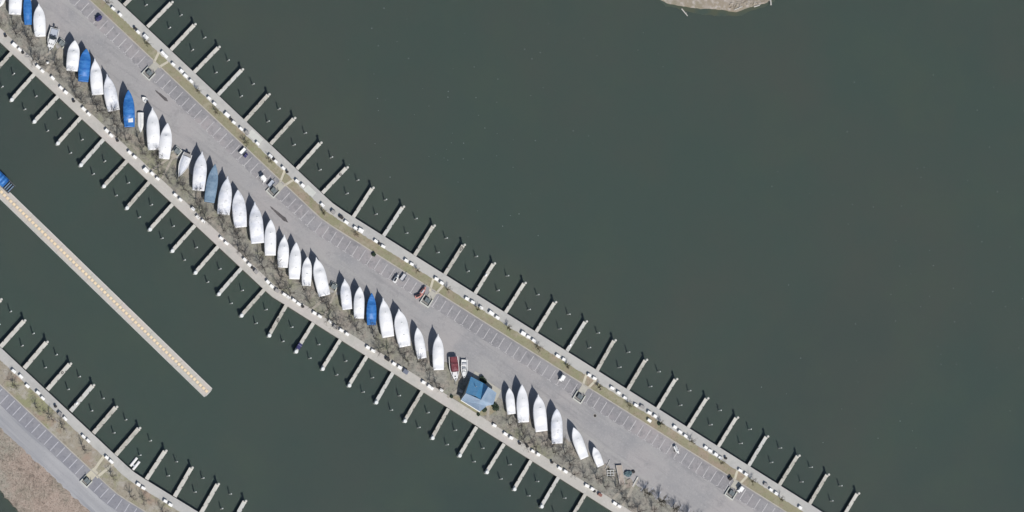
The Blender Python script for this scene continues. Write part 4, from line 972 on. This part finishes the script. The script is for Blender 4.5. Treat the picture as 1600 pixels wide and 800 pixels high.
for i in range(150):
    t = random.random(); q = Vector((1140 + 62 * t, 14 - 12 * t + random.uniform(-9, 1))); b = P(q.x, q.y, .2); r_ = random.uniform(.12, .35); rk.blob((b.x, b.y, .18), (r_, r_, r_ * .6), 6, 4, .3)
struct(rk.build('pebbles', 'sand'), 'stuff')
struct(poly('shoal', 'shoal', [(1024, -6), (1040, 9), (1062, 14), (1090, 22), (1120, 25), (1160, 24), (1175, 16), (1192, 12), (1210, 2), (1215, -10)], -.9, WZ + .006, dense=4, jit=1.2))

# foam specks on the lake
fm = MB(); rnd = random.Random(3)
for i in range(210):
    if rnd.random() < .55: px, py = rnd.uniform(1180, 1600), rnd.uniform(100, 700); 
    else: px, py = rnd.gauss(740, 140), rnd.gauss(190, 90)
    if px > 1180 and rnd.random() > (px - 1100) / 500: continue
    # keep to open water
    if py > 0.63 * (px - 537) + 270: continue
    b = P(px, py, WZ); r_ = rnd.uniform(.06, .2); k = 6; ph = rnd.uniform(0, 6)
    fm.prism([(b.x + math.cos(ph + 6.283 * j / k) * r_ * rnd.uniform(.6, 1.2), b.y + math.sin(ph + 6.283 * j / k) * r_ * rnd.uniform(.6, 1.2)) for j in range(k)], WZ + .003, WZ + .02)
struct(fm.build('foam', 'foam'), 'stuff')

# ------------------------------------------------------------------ bare trees
def tree_mesh(seed, h, spread, dens):
    rnd = random.Random(seed); tr = MB(); cr = MB()
    th = h * .32; lean = Vector((rnd.uniform(-.12, .12), rnd.uniform(-.12, .12), 1)).normalized()
    top = lean * th; tr.tube((0, 0, -.05), top * .5, .16 * h / 6, .12 * h / 6, 7); tr.tube(top * .5, top, .12 * h / 6, .09 * h / 6, 7)
    def grow(p, d, L, r, lev):
        q = p
        n = 3 if lev < 2 else 2
        for i in range(n):
            d2 = (d + Vector((rnd.uniform(-.3, .3), rnd.uniform(-.3, .3), rnd.uniform(-.12, .22)))).normalized()
            q2 = q + d2 * L / n; cr.tube(q, q2, r * (1 - i / n * .5), r * (1 - (i + 1) / n * .5), 5 if lev == 0 else 3, caps=False)
            if lev < 3:
                for k in range(dens if lev else 2):
                    if rnd.random() < .85:
                        side = Vector((rnd.uniform(-1, 1), rnd.uniform(-1, 1), rnd.uniform(-.1, .7))).normalized()
                        grow(q.lerp(q2, rnd.random()), (d2 * .6 + side * .8).normalized(), L * rnd.uniform(.4, .6), r * .5, lev + 1)
            q = q2; d = d2
    nb = rnd.randint(5, 7)
    for k in range(nb):
        t = 2 * math.pi * (k + rnd.uniform(-.3, .3)) / nb; el = rnd.uniform(.45, 1.2)
        d = Vector((math.cos(t) * math.cos(el), math.sin(t) * math.cos(el), math.sin(el)))
        grow(top * rnd.uniform(.75, 1), d, spread * rnd.uniform(.75, 1.1), .062 * h / 6, 0)
    return tr, cr
protos = {}
def mk_tree(kind, seed, h, spread, dens, cm):
    tr, cr = tree_mesh(seed, h, spread, dens)
    protos.setdefault(kind, []).append((tr.mesh('trunk', 'bark'), cr.mesh('crown', cm)))
for s_ in range(5): mk_tree('big', 40 + s_, 6.2, 3.0, 2, 'twig')
for s_ in range(3): mk_tree('dense', 90 + s_, 6.8, 2.9, 3, 'twigd')
for s_ in range(4): mk_tree('small', 70 + s_, 3.0, 1.1, 3, 'twigd')
def tree(kind, px, py, label, group, sc=1.0):
    rnd = random.Random(int(px * 31 + py * 7)); tm_, cm_ = rnd.choice(protos[kind]); h = (3.2 if kind == 'small' else 6.4) * sc
    b = P(px, py, 1.0 + h * .35); g = empty('sapling' if kind == 'small' else 'bare_tree', (b.x, b.y, 1.04), rnd.uniform(0, 6.28)); g.scale = (sc, sc, sc * rnd.uniform(.9, 1.1)); tag(g, label, 'tree', group)
    for nm, me in (('trunk', tm_), ('crown', cm_)):
        o = bpy.data.objects.new(nm, me); COL.objects.link(o); o.parent = g
NE_T = [(168, 3), (228, 67), (308, 142), (338, 175), (384, 222), (422, 251), (505, 332), (557, 366), (652, 423), (700, 452), (747, 484), (795, 512), (842, 544), (887, 572), (937, 605), (984, 633), (1033, 662), (1080, 690), (1128, 724), (1176.5, 752), (1222, 781)]
cnt = {}
for (x, y) in NE_T:
    q = Vector((x, y)); j = min(range(len(ne_f)), key=lambda i: (Vector(ne_f[i][0]) - q).length)
    cnt[j] = cnt.get(j, 0) + 1
    tree('small', x, y, 'small dark leafless tree on the grass strip, near the %s lake finger pier%s' % (ORD[j], '' if cnt[j] == 1 else ', more southerly'), 'small bare trees on the grass strip', random.Random(int(x)).uniform(1.1, 1.4))
rnd = random.Random(11); swc = offpl(SW, 0); k = 0; swt = []
s0 = 480.0; i = 0
sw_trees = []
while True:
    p_, d_ = along(SW, s0)
    if p_.x > 1010: break
    n_ = Vector((d_.y, -d_.x)); o_ = [22, 35, 28, 39, 31, 20][i % 6] + rnd.uniform(-3, 3); q = p_ + n_ * o_
    s0 += rnd.uniform(12, 18); i += 1
    if q.x < -25 or (705 < q.x < 790 and q.y > 590 and q.y < 660): continue
    sw_trees.append(q)
DENSE = [(1012, 770), (1034, 783), (1056, 795), (1078, 808), (1100, 820)]
for (x, y) in DENSE: sw_trees.append(Vector((x, y)))
seen = {}
for q in sw_trees:
    j = min(range(len(sw_f)), key=lambda i_: (Vector(sw_f[i_][0]) - q).length); seen.setdefault(j, []).append(q)
for j, lst in seen.items():
    for m_, q in enumerate(lst):
        tree('dense' if tuple(q) in DENSE else 'big', q.x, q.y, 'bare grey tree, %s inland of the %s basin finger pier' % ('the one' if len(lst) == 1 else ORD[m_] + ' of %d' % len(lst), ORD[j]), 'bare trees behind the stored boats', rnd.uniform(.8, .95) if tuple(q) in DENSE else rnd.uniform(.75, 1.05))
bl_t = [(22, 602), (58, 637), (78, 652), (98, 668), (132, 702), (176, 744), (206, 776), (226, 781), (256, 800)]
for i, (x, y) in enumerate(bl_t): tree('big', x, y, 'bare tree on the corner pier strip, %s from its northwest end' % ORD[i], 'bare trees on the corner pier', .8)

# brush on the bank, leaf litter sticks
bs = MB(); rnd = random.Random(5); bp_ = offpl(BL, -97)
for i in range(1500):
    t = rnd.uniform(380, 720); p_, d_ = along(BL, t); n_ = Vector((-d_.y, d_.x)); q = p_ + n_ * rnd.uniform(94, 140)
    if q.x < -30 or q.y > 830 or q.x > 150: continue
    if q.x < 40 and q.y > 752 + q.x * 1.2: continue
    b = P(q.x, q.y, 1.0); hgt = rnd.uniform(.3, 1.3); a = rnd.uniform(0, 6.28); sp = rnd.uniform(.1, .8)
    bs.tube((b.x, b.y, .9), (b.x + math.cos(a) * sp, b.y + math.sin(a) * sp, .95 + hgt), .03, .008, 3, caps=False)
struct(bs.build('brush', 'brush'), 'stuff')
